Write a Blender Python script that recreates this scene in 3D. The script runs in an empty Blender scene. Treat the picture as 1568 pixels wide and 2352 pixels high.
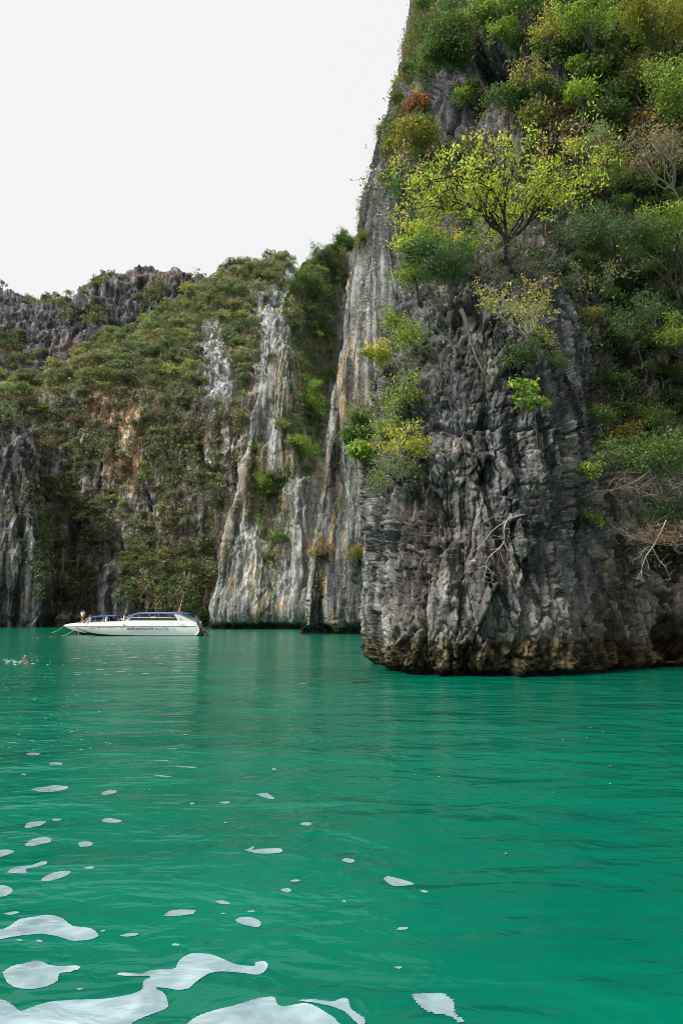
import bpy, bmesh, math, random
import numpy as np
from mathutils import Vector, Matrix

# ------------------------------------------------------------------ camera, sky, sun, exposure
sc = bpy.context.scene
COL = sc.collection
CAM_H = 2.0
PITCH = math.radians(8.83)
FPX = 1568.0                       # focal length in pixels of the 1568 x 2352 reading of the photograph
cd = bpy.data.cameras.new("camera"); cam = bpy.data.objects.new("camera", cd); COL.objects.link(cam)
cam.location = (0, 0, CAM_H); cam.rotation_euler = (math.radians(90) + PITCH, 0, 0)
cd.sensor_fit = 'VERTICAL'; cd.sensor_height = 36.0; cd.lens = 24.0
cd.clip_start = 0.1; cd.clip_end = 6000
sc.camera = cam

SUN_EL, SUN_AZ = math.radians(50), math.radians(-120)     # azimuth from +Y (ahead) towards +X; light comes from the left
world = bpy.data.worlds.new("World"); sc.world = world; world.use_nodes = True
wn = world.node_tree.nodes; wl = world.node_tree.links; wn.clear()
wo = wn.new('ShaderNodeOutputWorld'); bg = wn.new('ShaderNodeBackground')
sky = wn.new('ShaderNodeTexSky'); sky.sky_type = 'NISHITA'; sky.sun_disc = False
sky.sun_elevation = SUN_EL; sky.sun_rotation = SUN_AZ
sky.air_density = 1.5; sky.dust_density = 5.0; sky.altitude = 0
mixw = wn.new('ShaderNodeMix'); mixw.data_type = 'RGBA'; mixw.inputs[0].default_value = 0.93
mixw.inputs[7].default_value = (8.95, 8.95, 9.0, 1)     # even white haze layer, times the strength below
wl.new(sky.outputs[0], mixw.inputs[6]); wl.new(mixw.outputs[2], bg.inputs[0])
bg.inputs[1].default_value = 0.107
wl.new(bg.outputs[0], wo.inputs[0])
sd = bpy.data.lights.new("sun", 'SUN'); sun = bpy.data.objects.new("sun", sd); COL.objects.link(sun)
sd.energy = 4.3; sd.angle = math.radians(10); sd.color = (1.0, 0.95, 0.86)
sdir = Vector((math.sin(SUN_AZ) * math.cos(SUN_EL), math.cos(SUN_AZ) * math.cos(SUN_EL), math.sin(SUN_EL)))
sun.rotation_euler = sdir.to_track_quat('Z', 'Y').to_euler()
vs = sc.view_settings
vs.view_transform = 'Standard'; vs.look = 'None'; vs.exposure = 0.0; vs.gamma = 1.0; vs.use_curve_mapping = False
sc.cycles.max_bounces = 6; sc.cycles.diffuse_bounces = 3; sc.cycles.glossy_bounces = 3
sc.cycles.transmission_bounces = 3; sc.cycles.transparent_max_bounces = 6
sc.cycles.use_denoising = True
sc.cycles.filter_width = 0.9
sc.cycles.sample_clamp_indirect = 4.0

cp, sp = math.cos(PITCH), math.sin(PITCH)
def P(px, py, D):
    """world point D metres ahead of the camera that reads at (px, py) of the 1568 x 2352 picture"""
    x = (px - 784) / FPX; y = (1176 - py) / FPX
    t = D / (cp - y * sp)
    return (x * t, D, CAM_H + t * (sp + y * cp))
def PW(px, D, z=-1.5):
    y = ((-CAM_H) / D * cp - sp) / (cp + (-CAM_H) / D * sp)
    t = D / (cp - y * sp)
    return ((px - 784) / FPX * t, D, z)
def PG(px, py, z=0.0):
    x = (px - 784) / FPX; y = (1176 - py) / FPX
    t = (z - CAM_H) / (sp + y * cp)
    return (x * t, (cp - y * sp) * t, z)
def proj(A):
    X = A[..., 0]; Y = A[..., 1]; Z = A[..., 2] - CAM_H
    d = Y * cp + Z * sp; u = -Y * sp + Z * cp
    return 784 + FPX * X / d, 1176 - FPX * u / d

# ------------------------------------------------------------------ noise in numpy
K1, K2, K3 = np.uint32(374761393), np.uint32(668265263), np.uint32(2147090077)
def ints(F):
    I = F.astype(np.int64).astype(np.uint32); return I[:, 0] * K1, I[:, 1] * K2, I[:, 2] * K3
def mixh(h, seed):
    h = h + np.uint32((seed * 974711 + 12345) & 0xffffffff)
    h = (h ^ (h >> np.uint32(13))) * np.uint32(1274126177)
    h = (h ^ (h >> np.uint32(16))) * np.uint32(2246822519)
    return (h ^ (h >> np.uint32(15))).astype(np.float32) * np.float32(1 / 4294967295.0)
def vnoise(Q, seed=0):
    """smooth value noise, -1..1"""
    F = np.floor(Q); f = (Q - F).astype(np.float32); f = f * f * f * (f * (f * 6 - 15) + 10); f1 = 1 - f
    X, Y, Z = ints(F); r = 0
    for a in (0, 1):
        Xa = X + K1 if a else X; wx = f[:, 0] if a else f1[:, 0]
        for b in (0, 1):
            XY = Xa + Y + (K2 if b else np.uint32(0)); wxy = wx * (f[:, 1] if b else f1[:, 1])
            r = r + wxy * (mixh(XY + Z, seed) * f1[:, 2] + mixh(XY + Z + K3, seed) * f[:, 2])
    return r * 2 - 1
def fbm(Q, octv=4, seed=0, gain=0.5, lac=2.03):
    a = 1.0; s = 0; n = 0; Q = Q.copy()
    for o in range(octv):
        s = s + a * vnoise(Q, seed + o * 17); n += a; a *= gain; Q = Q * lac + 3.7
    return s / n
def ridged(Q, octv=3, seed=0):
    a = 1.0; s = 0; n = 0; Q = Q.copy()
    for o in range(octv):
        s = s + a * (1 - 2 * np.abs(vnoise(Q, seed + o * 13))); n += a; a *= 0.5; Q = Q * 2.1 + 1.3
    return s / n
def worley(Q, seed=0):
    """nearest and second cell distance, cell id, and a plane tilted at random in each cell"""
    F = np.floor(Q); f = (Q - F).astype(np.float32); X, Y, Z = ints(F); d1 = np.full(len(Q), 9e9, np.float32); d2 = d1.copy(); idv = np.zeros(len(Q), np.float32); pl = idv.copy()
    for a in (-1, 0, 1):
        for b in (-1, 0, 1):
            for c in (-1, 0, 1):
                H = X + Y + Z + np.uint32((a * 374761393 + b * 668265263 + c * 2147090077) & 0xffffffff)
                h0, h1, h2, h3 = mixh(H, seed), mixh(H, seed + 1), mixh(H, seed + 2), mixh(H, seed + 3)
                px = h0 + (a - f[:, 0]); py = h1 + (b - f[:, 1]); pz = h2 + (c - f[:, 2])
                d = (px * px + py * py + pz * pz).astype(np.float32); near = d < d1
                k = (h0 * 7.31 % 1 - .5) * px + (h1 * 5.77 % 1 - .5) * py + (h2 * 6.13 % 1 - .5) * pz
                d2 = np.where(near, d1, np.minimum(d2, d)); idv = np.where(near, h3, idv); pl = np.where(near, k, pl); d1 = np.where(near, d, d1)
    return np.sqrt(d1), np.sqrt(d2), idv, pl
def smooth(a, b, x):
    t = np.clip((x - a) / (b - a), 0, 1); return t * t * (3 - 2 * t)
def lerp3(A, B, t): return A * (1 - t[:, None]) + B * t[:, None]

# ------------------------------------------------------------------ object helpers
def link(o, parent=None):
    COL.objects.link(o)
    if parent: o.parent = parent
    return o
def tag(o, label=None, cat=None, group=None, kind=None):
    if label: o['label'] = label
    if cat: o['category'] = cat
    if group: o['group'] = group
    if kind: o['kind'] = kind
    return o
def empty(name, loc=(0, 0, 0), rz=0.0):
    o = bpy.data.objects.new(name, None); o.empty_display_size = 0.2; o.location = loc; o.rotation_euler = (0, 0, rz)
    return link(o)
def mesh_np(name, V, Fq, mat, col=None, smooth_=False, tri=False, attr=None):
    """mesh from numpy arrays; Fq (n,4) or (n,3)"""
    me = bpy.data.meshes.new(name); k = Fq.shape[1]
    me.vertices.add(len(V)); me.vertices.foreach_set("co", np.ascontiguousarray(V, np.float32).ravel())
    me.loops.add(Fq.size); me.loops.foreach_set("vertex_index", np.ascontiguousarray(Fq, np.int32).ravel())
    me.polygons.add(len(Fq)); me.polygons.foreach_set("loop_start", np.arange(0, Fq.size, k, dtype=np.int32))
    me.polygons.foreach_set("loop_total", np.full(len(Fq), k, np.int32))
    if smooth_: me.polygons.foreach_set("use_smooth", np.ones(len(Fq), bool))
    me.update(calc_edges=True)
    if col is not None:
        a = me.color_attributes.new("Col", 'FLOAT_COLOR', 'POINT')
        c = np.ones((len(V), 4), np.float32); c[:, :3] = col; a.data.foreach_set("color", c.ravel())
    if attr is not None:
        a = me.attributes.new("shade", 'FLOAT', 'POINT'); a.data.foreach_set("value", np.ascontiguousarray(attr, np.float32))
    if mat: me.materials.append(mat)
    return me
def obj(name, me, parent=None):
    return link(bpy.data.objects.new(name, me), parent)
class MB:
    """collects boxes, tubes and strips; build() makes ONE mesh object"""
    def __init__(s): s.v = []; s.f = []; s.m = []
    def add(s, V, F, m=0):
        k = len(s.v); s.v += [tuple(p) for p in V]; s.f += [tuple(i + k for i in f) for f in F]; s.m += [m] * len(F); return s
    def box(s, a, b, m=0):
        x0, y0, z0 = a; x1, y1, z1 = b
        return s.add([(x0,y0,z0),(x1,y0,z0),(x1,y1,z0),(x0,y1,z0),(x0,y0,z1),(x1,y0,z1),(x1,y1,z1),(x0,y1,z1)],
                     [(0,3,2,1),(4,5,6,7),(0,1,5,4),(1,2,6,5),(2,3,7,6),(3,0,4,7)], m)
    def tube(s, pts, r, n=6, m=0, cap=True):
        pts = [Vector(p) for p in pts]; rr = r if isinstance(r, (list, tuple)) else [r] * len(pts)
        V = []; up = Vector((0.13, 0.21, 0.97))
        for i, p in enumerate(pts):
            t = (pts[min(i + 1, len(pts) - 1)] - pts[max(i - 1, 0)]); t.normalize()
            a = t.cross(up)
            if a.length < 0.1: a = t.cross(Vector((1, 0.1, 0)))
            a.normalize(); b = t.cross(a)
            for k in range(n):
                w = 2 * math.pi * k / n; V.append(p + a * (math.cos(w) * rr[i]) + b * (math.sin(w) * rr[i]))
        F = [(i*n+k, i*n+(k+1)%n, (i+1)*n+(k+1)%n, (i+1)*n+k) for i in range(len(pts)-1) for k in range(n)]
        if cap: F += [tuple(range(n))[::-1], tuple((len(pts)-1)*n + k for k in range(n))]
        return s.add(V, F, m)
    def mesh(s, name, mats, sm=False):
        me = bpy.data.meshes.new(name); me.from_pydata(s.v, [], s.f); me.update()
        for m in (mats if isinstance(mats, (list, tuple)) else [mats]): me.materials.append(m)
        me.polygons.foreach_set("material_index", s.m)
        if sm: me.polygons.foreach_set("use_smooth", [True] * len(s.f))
        return me
    def build(s, name, mats, parent=None, sm=False): return obj(name, s.mesh(name, mats, sm), parent)

# ------------------------------------------------------------------ materials
def nt(name):
    m = bpy.data.materials.new(name); m.use_nodes = True; n = m.node_tree.nodes; l = m.node_tree.links
    b = n["Principled BSDF"]; return m, n, l, b
def plain(name, c, rough=0.5, metal=0.0, coat=0.0, var=0.06, scale=6.0):
    m, n, l, b = nt(name); b.inputs['Roughness'].default_value = rough; b.inputs['Metallic'].default_value = metal
    b.inputs['Coat Weight'].default_value = coat
    no = n.new('ShaderNodeTexNoise'); no.inputs['Scale'].default_value = scale; no.inputs['Detail'].default_value = 4
    tc = n.new('ShaderNodeTexCoord'); l.new(tc.outputs['Object'], no.inputs['Vector'])
    mx = n.new('ShaderNodeMix'); mx.data_type = 'RGBA'
    mx.inputs[6].default_value = tuple(min(1, v * (1 - var)) for v in c) + (1,); mx.inputs[7].default_value = tuple(min(1, v * (1 + var)) for v in c) + (1,)
    l.new(no.outputs['Fac'], mx.inputs[0]); l.new(mx.outputs[2], b.inputs['Base Color'])
    return m
def rock_material(name, s, bump):
    m, n, l, b = nt(name); b.inputs['Roughness'].default_value = 0.85; b.inputs['Specular IOR Level'].default_value = 0.25
    at = n.new('ShaderNodeAttribute'); at.attribute_name = "Col"
    tc = n.new('ShaderNodeTexCoord')
    mp = n.new('ShaderNodeMapping'); mp.inputs['Scale'].default_value = (1/s, 1/s, 0.28/s); l.new(tc.outputs['Object'], mp.inputs[0])
    n1 = n.new('ShaderNodeTexNoise'); n1.inputs['Scale'].default_value = 2.6; n1.inputs['Detail'].default_value = 9; n1.inputs['Roughness'].default_value = 0.7
    l.new(mp.outputs[0], n1.inputs['Vector'])
    n2 = n.new('ShaderNodeTexNoise'); n2.inputs['Scale'].default_value = 9 / s; n2.inputs['Detail'].default_value = 8; n2.inputs['Roughness'].default_value = 0.72
    l.new(tc.outputs['Object'], n2.inputs['Vector'])
    r1 = n.new('ShaderNodeMapRange'); r1.inputs[1].default_value = 0.32; r1.inputs[2].default_value = 0.68; r1.inputs[3].default_value = 0.42; r1.inputs[4].default_value = 1.7
    l.new(n1.outputs['Fac'], r1.inputs[0])
    r2 = n.new('ShaderNodeMapRange'); r2.inputs[1].default_value = 0.3; r2.inputs[2].default_value = 0.7; r2.inputs[3].default_value = 0.5; r2.inputs[4].default_value = 1.6
    l.new(n2.outputs['Fac'], r2.inputs[0])
    mu = n.new('ShaderNodeMath'); mu.operation = 'MULTIPLY'; l.new(r1.outputs[0], mu.inputs[0]); l.new(r2.outputs[0], mu.inputs[1])
    vm = n.new('ShaderNodeVectorMath'); vm.operation = 'SCALE'; l.new(at.outputs['Color'], vm.inputs[0]); l.new(mu.outputs[0], vm.inputs['Scale'])
    l.new(vm.outputs[0], b.inputs['Base Color'])
    ad = n.new('ShaderNodeMath'); ad.operation = 'ADD'; l.new(n1.outputs['Fac'], ad.inputs[0]); l.new(n2.outputs['Fac'], ad.inputs[1])
    bu = n.new('ShaderNodeBump'); bu.inputs['Strength'].default_value = 0.9; bu.inputs['Distance'].default_value = bump
    l.new(ad.outputs[0], bu.inputs['Height']); l.new(bu.outputs[0], b.inputs['Normal'])
    return m
def leaf_material(name, source, trans=0.35, gloss=0.45):
    """source: 'object' (Object Info colour x per-leaf shade) or 'attr' (vertex colour)"""
    m, n, l, b = nt(name); out = n["Material Output"]
    b.inputs['Roughness'].default_value = gloss; b.inputs['Specular IOR Level'].default_value = 0.35
    sh = n.new('ShaderNodeAttribute')
    if source == 'object':
        sh.attribute_name = "shade"; oi = n.new('ShaderNodeObjectInfo')
        vm = n.new('ShaderNodeVectorMath'); vm.operation = 'SCALE'; l.new(oi.outputs['Color'], vm.inputs[0]); l.new(sh.outputs['Fac'], vm.inputs['Scale'])
        src = vm.outputs[0]
    else:
        sh.attribute_name = "Col"; src = sh.outputs['Color']
    l.new(src, b.inputs['Base Color'])
    tr = n.new('ShaderNodeBsdfTranslucent'); l.new(src, tr.inputs['Color'])
    mx = n.new('ShaderNodeMixShader'); mx.inputs[0].default_value = trans
    l.new(b.outputs[0], mx.inputs[1]); l.new(tr.outputs[0], mx.inputs[2]); l.new(mx.outputs[0], out.inputs['Surface'])
    return m
ROCK1 = rock_material("near_limestone", 1.0, 0.11)
ROCK2 = rock_material("mid_limestone", 2.2, 0.22)
ROCK3 = rock_material("far_limestone", 3.6, 0.4)
LEAF = leaf_material("leaf_by_tree", 'object', 0.4)
UNDER = leaf_material("undergrowth_leaf", 'attr', 0.3)
BARK = plain("grey_bark", (0.16, 0.13, 0.11), 0.85, var=0.35, scale=14)
BARK_D = plain("dark_bark", (0.035, 0.028, 0.022), 0.85, var=0.4, scale=14)
BARK_P = plain("pale_dead_wood", (0.36, 0.32, 0.285), 0.8, var=0.25, scale=18)
TWIG = plain("twig_bark", (0.24, 0.19, 0.165), 0.85, var=0.3, scale=18)

# ------------------------------------------------------------------ cliffs: lofted rock surfaces
def catmull(C, t):
    """C (n, ...) control rows at integers, t in 0..n-1"""
    n = len(C); i = np.clip(np.floor(t).astype(int), 0, n - 2); f = (t - i)
    g = lambda k: C[np.clip(i + k, 0, n - 1)]
    f = f.reshape(-1, *([1] * (C.ndim - 1)))
    p0, p1, p2, p3 = g(-1), g(0), g(1), g(2)
    return 0.5 * (2*p1 + (p2-p0)*f + (2*p0-5*p1+4*p2-p3)*f*f + (-p0+3*p1-3*p2+p3)*f**3)
def screen_param(G, axis, cell):
    px, py = proj(G); W = G
    d = lambda A: np.diff(A, axis=axis)
    inside = (px > -60) & (px < 1640) & (py > -60) & (py < 1600)
    sl = np.hypot(d(px), d(py)); wl_ = np.linalg.norm(np.diff(W, axis=axis), axis=2)
    dist = np.maximum(np.take(W[..., 1], range(W.shape[axis]-1), axis=axis), 8)
    m = np.maximum(sl, 0.42 * wl_ * FPX / dist)
    m = np.where(np.take(inside, range(W.shape[axis]-1), axis=axis), m, m * 0.12)
    prof = np.quantile(m, 0.8, axis=1-axis)
    cum = np.concatenate([[0], np.cumsum(prof)]); N = max(8, int(cum[-1] / cell))
    return np.interp(np.linspace(0, cum[-1], N), cum, np.linspace(0, 1, len(cum)))
def loft(levels, cell):
    rows = []
    for lv in levels:
        py0 = lv[0]; r = []
        for q in lv[1]:
            if py0 == 'w': r.append(PW(q[0], q[1]))
            elif len(q) == 3: r.append(P(*q))
            else: r.append(P(q[0], py0, q[1]))
        rows.append(r)
    C = np.array(rows, float)                       # (levels, cols, 3)
    def ev(tv, tu):
        A = catmull(C, tv * (C.shape[0] - 1)); A = np.moveaxis(A, 1, 0)
        return np.moveaxis(catmull(A, tu * (C.shape[1] - 1)), 1, 0)
    G = ev(np.linspace(0, 1, 160), np.linspace(0, 1, 160))
    tv = screen_param(G, 0, cell); tu = screen_param(G, 1, cell)
    return ev(tv, tu)
def grid_normals(G):
    du = np.gradient(G, axis=1); dv = np.gradient(G, axis=0)
    n = np.cross(du, dv); n /= np.linalg.norm(n, axis=2, keepdims=True) + 1e-9
    return n
def blur(A, k):
    for ax in (0, 1):
        pad = [(0, 0)] * A.ndim; pad[ax] = (k, k); B = np.pad(A, pad, mode='edge'); cs = np.cumsum(B, axis=ax)
        hi = np.take(cs, range(2*k, cs.shape[ax]), axis=ax); lo = np.take(cs, range(0, cs.shape[ax]-2*k), axis=ax)
        A = (hi - lo) / (2 * k)
    return A
def rock_disp(Q, s, seed, flute=1.0, block=1.0, crags=1.0, strata=1.0, vert=1.0):
    """outward displacement in metres for limestone of scale s"""
    q = Q / s * np.array([1, 1, vert])
    w = np.stack([vnoise(q * 0.35 + 9, seed), vnoise(q * 0.35 + 31, seed), vnoise(q * 0.35 + 57, seed)], 1) * 0.3
    q = q + w
    big = fbm(q * np.array([0.14, 0.14, 0.06]), 3, seed) * 1.5 * crags
    fl = ridged(q * np.array([0.55, 0.55, 0.05]), 3, seed + 3) * 0.40 * flute
    fl2 = ridged(q * np.array([1.9, 1.9, 0.16]), 3, seed + 5) * 0.17 * flute
    j = np.stack([vnoise(q * 2.2, seed + 21), vnoise(q * 2.2 + 40, seed + 22), vnoise(q * 2.2 + 80, seed + 23)], 1)
    d1, d2, idv, pl = worley((q + j * .10) * np.array([0.75, 0.75, 0.17]), seed + 7)
    bl = ((idv - 0.5) * 0.5 + pl * 0.85 - 0.20 * (1 - smooth(0.0, 0.05, d2 - d1))) * block
    q2 = q + j * 0.07
    d1, d2, id2, pl2 = worley(q2 * np.array([1.9, 1.9, 0.42]), seed + 9)
    bl2 = ((id2 - 0.5) * 0.22 + pl2 * 0.42 - 0.12 * (1 - smooth(0.0, 0.07, d2 - d1))) * block
    d1, d2, id3, pl3 = worley(q2 * np.array([4.6, 4.6, 1.5]), seed + 15)
    bl3 = ((id3 - 0.5) * 0.08 + pl3 * 0.20 - 0.05 * (1 - smooth(0.0, 0.10, d2 - d1))) * block
    zz = q2[:, 2] + 0.5 * vnoise(q * 0.25, seed + 31)
    st = vnoise(np.stack([q[:, 0] * .22, q[:, 1] * .22, zz * 1.9], 1), seed + 33) * 0.13 + vnoise(np.stack([q[:, 0] * .4, q[:, 1] * .4, zz * 5.5], 1), seed + 34) * 0.06
    fine = fbm(q2 * np.array([3.6, 3.6, 2.0]), 4, seed + 11, 0.7) * 0.11
    pits = -0.10 * smooth(0.25, 0.5, fbm(q2 * np.array([2.6, 2.6, 1.0]) + 5, 3, seed + 13))
    tot = big + fl + fl2 + bl + bl2 + bl3 + st * strata + fine + pits
    return (tot - np.median(tot)) * s, idv, fl + fl2
ROCKS = {}
def make_rock(name, levels, cell, s, seed, mat, colour_fn, disp_fn=None, flute=1.0, block=1.0, crags=1.0, strata=1.0, vert=1.0, label=None, cull=None, streak=1.0):
    G = loft(levels, cell); nrm = grid_normals(blur(G, 3))
    nr, nc = G.shape[:2]; Q = G.reshape(-1, 3); N = nrm.reshape(-1, 3)
    d, cid, fl = rock_disp(Q, s, seed, flute, block, crags, strata, vert)
    if disp_fn: d = d + disp_fn(Q, d)
    Q = Q + N * d[:, None]
    G2 = Q.reshape(nr, nc, 3); n2 = grid_normals(G2).reshape(-1, 3)
    px, py = proj(Q)
    col = colour_fn(Q, n2, d, cid, fl, px, py)
    hs = fbm(Q / s * np.array([3.2, 3.2, .22]), 3, seed + 50, .65); col = col * (1.02 + 0.75 * streak * np.clip(hs, -.9, .9))[:, None]     # thin runnels of lichen and pale wash
    col = col * (1 - 0.72 * streak * smooth(.12, .30, fbm(Q / s * np.array([1.7, 1.7, .13]) + 8, 3, seed + 51)))[:, None] ** 0.8
    i = (np.arange(nr - 1)[:, None] * nc + np.arange(nc - 1)[None, :]).ravel()
    F = np.stack([i, i + 1, i + nc + 1, i + nc], 1)
    if cull is not None: F = F[~cull(px, py)[F].all(1)]
    o = obj(name, mesh_np(name, Q, F, mat, col=np.clip(col, 0.004, 0.8), smooth_=False)); o['kind'] = 'structure'
    if label: o['label'] = label
    area = np.linalg.norm(np.cross(np.gradient(G2, axis=1), np.gradient(G2, axis=0)), axis=2).ravel()
    ROCKS[name + str(seed)] = dict(Q=Q, N=N, n2=n2, px=px, py=py, area=area, nc=nc, nr=nr)
    return ROCKS[name + str(seed)]
def C3(*c): return np.array(c, float)
def ell(px, py, cx, cy, rx, ry, soft=0.35):
    r = np.sqrt(((px - cx) / rx) ** 2 + ((py - cy) / ry) ** 2); return 1 - smooth(1 - soft, 1 + soft, r)
def streaks(Q, s, seed):
    return fbm(Q / s * np.array([1.3, 1.3, 0.10]), 4, seed, 0.6)

# --- far ridge wall (behind everything on the left)
def colour_far(Q, n, d, cid, fl, px, py):
    t = smooth(-0.45, 0.5, streaks(Q, 3.0, 3)); c = lerp3(C3(.075, .075, .088)[None].repeat(len(Q), 0), C3(.25, .245, .265)[None].repeat(len(Q), 0), t)
    w = smooth(0.1, 0.5, fbm(Q * 0.05, 3, 44)); c = lerp3(c, c * C3(1.25, 1.0, 0.8), w)
    return .72 * c * (0.8 + 0.4 * cid[:, None])
G_px = [-450, -200, 0, 60, 110, 130, 150, 180, 260, 330, 385, 412, 440, 500, 600]
G_top = [690, 660, 670, 690, 697, 703, 703, 688, 640, 626, 632, 624, 648, 650, 690]
def spikes(Q, d):
    top = smooth(110, 150, Q[:, 2]); return top * fbm(Q * 0.22, 3, 77) * 3.5
far_ridge = make_rock("distant_ridge", [
    (990, [(p, 282) for p in G_px]), (880, [(p, 284) for p in G_px]), (790, [(p, 289) for p in G_px]),
    (0, [(p, t + 45, 296) for p, t in zip(G_px, G_top)]), (0, [(p, t + 6, 301) for p, t in zip(G_px, G_top)]),
    (0, [(p, t + 8, 318) for p, t in zip(G_px, G_top)]), (0, [(p, t + 120, 345) for p, t in zip(G_px, G_top)])],
    2.3, 4.2, 5, ROCK3, colour_far, spikes, flute=1.1, block=0.9, crags=0.8)

# --- the big hill: steep wall, lip, wooded slope
E_px = [-420, -150, 0, 80, 180, 250, 330, 400, 500, 580, 650, 700, 800]
E_rg = [915, 897, 885, 874, 838, 790, 750, 704, 652, 622, 618, 655, 690]
E_lip = [950, 935, 925, 915, 900, 900, 905, 900, 900, 890, 880, 880, 880]
E_D = [180, 177, 176, 175, 174, 172, 170, 170, 171, 170, 168, 168, 168]
def lv(py, add): return (py, [(p, D + add) for p, D in zip(E_px, E_D)])
def mixl(t, D): return (0, [(p, l * (1 - t) + r * t, D) for p, l, r in zip(E_px, E_lip, E_rg)])
def colour_hill(Q, n, d, cid, fl, px, py):
    t = smooth(-0.5, 0.6, streaks(Q, 2.6, 13)); one = np.ones((len(Q), 1))
    c = lerp3(C3(.07, .066, .066) * one, C3(.24, .22, .205) * one, t)
    br = smooth(-0.1, 0.45, fbm(Q * 0.07, 3, 21)); c = lerp3(c, C3(.16, .13, .105) * one * (0.7 + 0.6 * t[:, None]), br * 0.45)
    o = np.maximum(ell(px, py, 300, 1010, 34, 95, .6), 0.9 * ell(px, py, 262, 1040, 14, 70, .6)); o = np.maximum(o, .7 * ell(px, py, 235, 935, 38, 50, .6))
    o = o * smooth(-0.35, 0.25, streaks(Q, 1.6, 61)); c = lerp3(c, C3(.62, .33, .21) * one, o * 0.9)
    o = ell(px, py, 292, 1018, 12, 30, .5); c = lerp3(c, C3(.72, .60, .48) * one, o * 0.8)
    dry = smooth(0.75, 0.95, n[:, 2] + 0.2) ; c = lerp3(c, C3(.20, .17, .08) * one, dry * 0.7)
    g = np.maximum.reduce([ell(px, py, 500, 870, 45, 90), ell(px, py, 620, 700, 70, 60), ell(px, py, 480, 790, 40, 60), ell(px, py, 620, 610, 60, 30)])
    c = lerp3(c, lerp3(C3(.09, .09, .10) * one, C3(.36, .36, .37) * one, t), g)
    w = smooth(4.5, 2.0, Q[:, 2]); c = lerp3(c, C3(.20, .18, .14) * one * (0.6 + t[:, None]), w * .7)
    return 1.65 * c * (0.75 + 0.5 * cid[:, None])
def hill_disp(Q, d):
    px, py = proj(Q); c = -2.5 * ell(px, py, 262, 1275, 20, 55, .7) - 1.0 * ell(px, py, 150, 1390, 70, 20, .6)
    return c - smooth(2.6, 0.3, Q[:, 2]) * 1.6 * (Q[:, 2] > -1)
hill = make_rock("hill", [
    ('w', list(zip(E_px, E_D))), lv(1380, 0.5), lv(1300, 2), lv(1180, 3.5), lv(1060, 6), lv(960, 9),
    mixl(0, 184), mixl(0.3, 198), mixl(0.6, 214), mixl(0.88, 232), mixl(1.0, 243),
    (0, [(p, r + 6, 256) for p, r in zip(E_px, E_rg)]), (0, [(p, r + 130, 290) for p, r in zip(E_px, E_rg)])],
    2.2, 3.0, 11, ROCK3, colour_hill, hill_disp, flute=0.8, block=1.0, crags=1.0)

# --- left cliff at the frame edge
def colour_left(Q, n, d, cid, fl, px, py):
    t = smooth(-0.25, 0.45, streaks(Q, 2.0, 33)); one = np.ones((len(Q), 1))
    c = lerp3(C3(.05, .048, .052) * one, C3(.26, .255, .25) * one, t ** 1.5)
    w = smooth(0.2, 0.5, fbm(Q * 0.1, 3, 4)); return lerp3(c, c * C3(1.2, .95, .75), w) * (0.8 + 0.4 * cid[:, None])
sil = [(1600, 108), (1430, 107), (1300, 101), (1200, 88), (1080, 72), (1010, 58), (960, 36)]
def lvF(py, s, a=0): return (py, [(-520, 138 + a), (-260, 141 + a), (-130, 143 + a), (s - 95, 145 + a), (s - 45, 147 + a), (s, 151 + a), (s + 3, 180 + a)])
left_cliff = make_rock("cliff", [
    ('w', lvF(0, 108)[1]), lvF(1415, 107, 0), lvF(1300, 101, 1), lvF(1200, 88, 2), lvF(1080, 72, 4), lvF(1010, 58, 6), lvF(962, 34, 9),
    (940, [(-520, 155), (-260, 156), (-130, 158), (-60, 160), (-20, 163), (8, 166), (16, 188)]),
    (925, [(-520, 175), (-260, 176), (-130, 178), (-60, 180), (-20, 183), (0, 186), (10, 196)])],
    2.3, 2.6, 23, ROCK3, colour_left, lambda Q, d: -smooth(3.0, 0.4, Q[:, 2]) * 1.5, flute=1.7, block=0.6, crags=0.6, strata=0.2, vert=0.45,
    label="dark streaked limestone cliff at the left edge of the cove")

# --- low pale buttress behind the boat
def colour_but(Q, n, d, cid, fl, px, py):
    one = np.ones((len(Q), 1)); t = smooth(-0.4, 0.5, streaks(Q, 2.0, 53)); c = lerp3(C3(.13, .125, .12) * one, C3(.36, .35, .33) * one, t)
    w = smooth(270, 330, px) ; return lerp3(c, c * C3(.75, .60, .45), w)
buttress = make_rock("cliff", [
    ('w', [(262, 182), (232, 166), (250, 162), (330, 161), (410, 161), (480, 163), (520, 172)]),
    (1400, [(262, 182), (229, 166), (248, 162), (330, 161), (410, 161), (480, 163), (520, 172)]),
    (1350, [(262, 182), (232, 166), (255, 162.5), (330, 162), (410, 162), (480, 164), (520, 172)]),
    (1300, [(270, 182), (246, 167), (262, 165), (330, 166), (410, 166), (480, 167), (520, 172)]),
    (1285, [(280, 184), (262, 176), (280, 175), (340, 175), (410, 175), (480, 176), (520, 178)])],
    2.2, 2.2, 29, ROCK3, colour_but, lambda Q, d: -smooth(2.5, 0.4, Q[:, 2]) * 1.0, flute=0.9, block=0.8, crags=0.5,
    label="low pale limestone buttress at the foot of the wooded hill")

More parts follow.
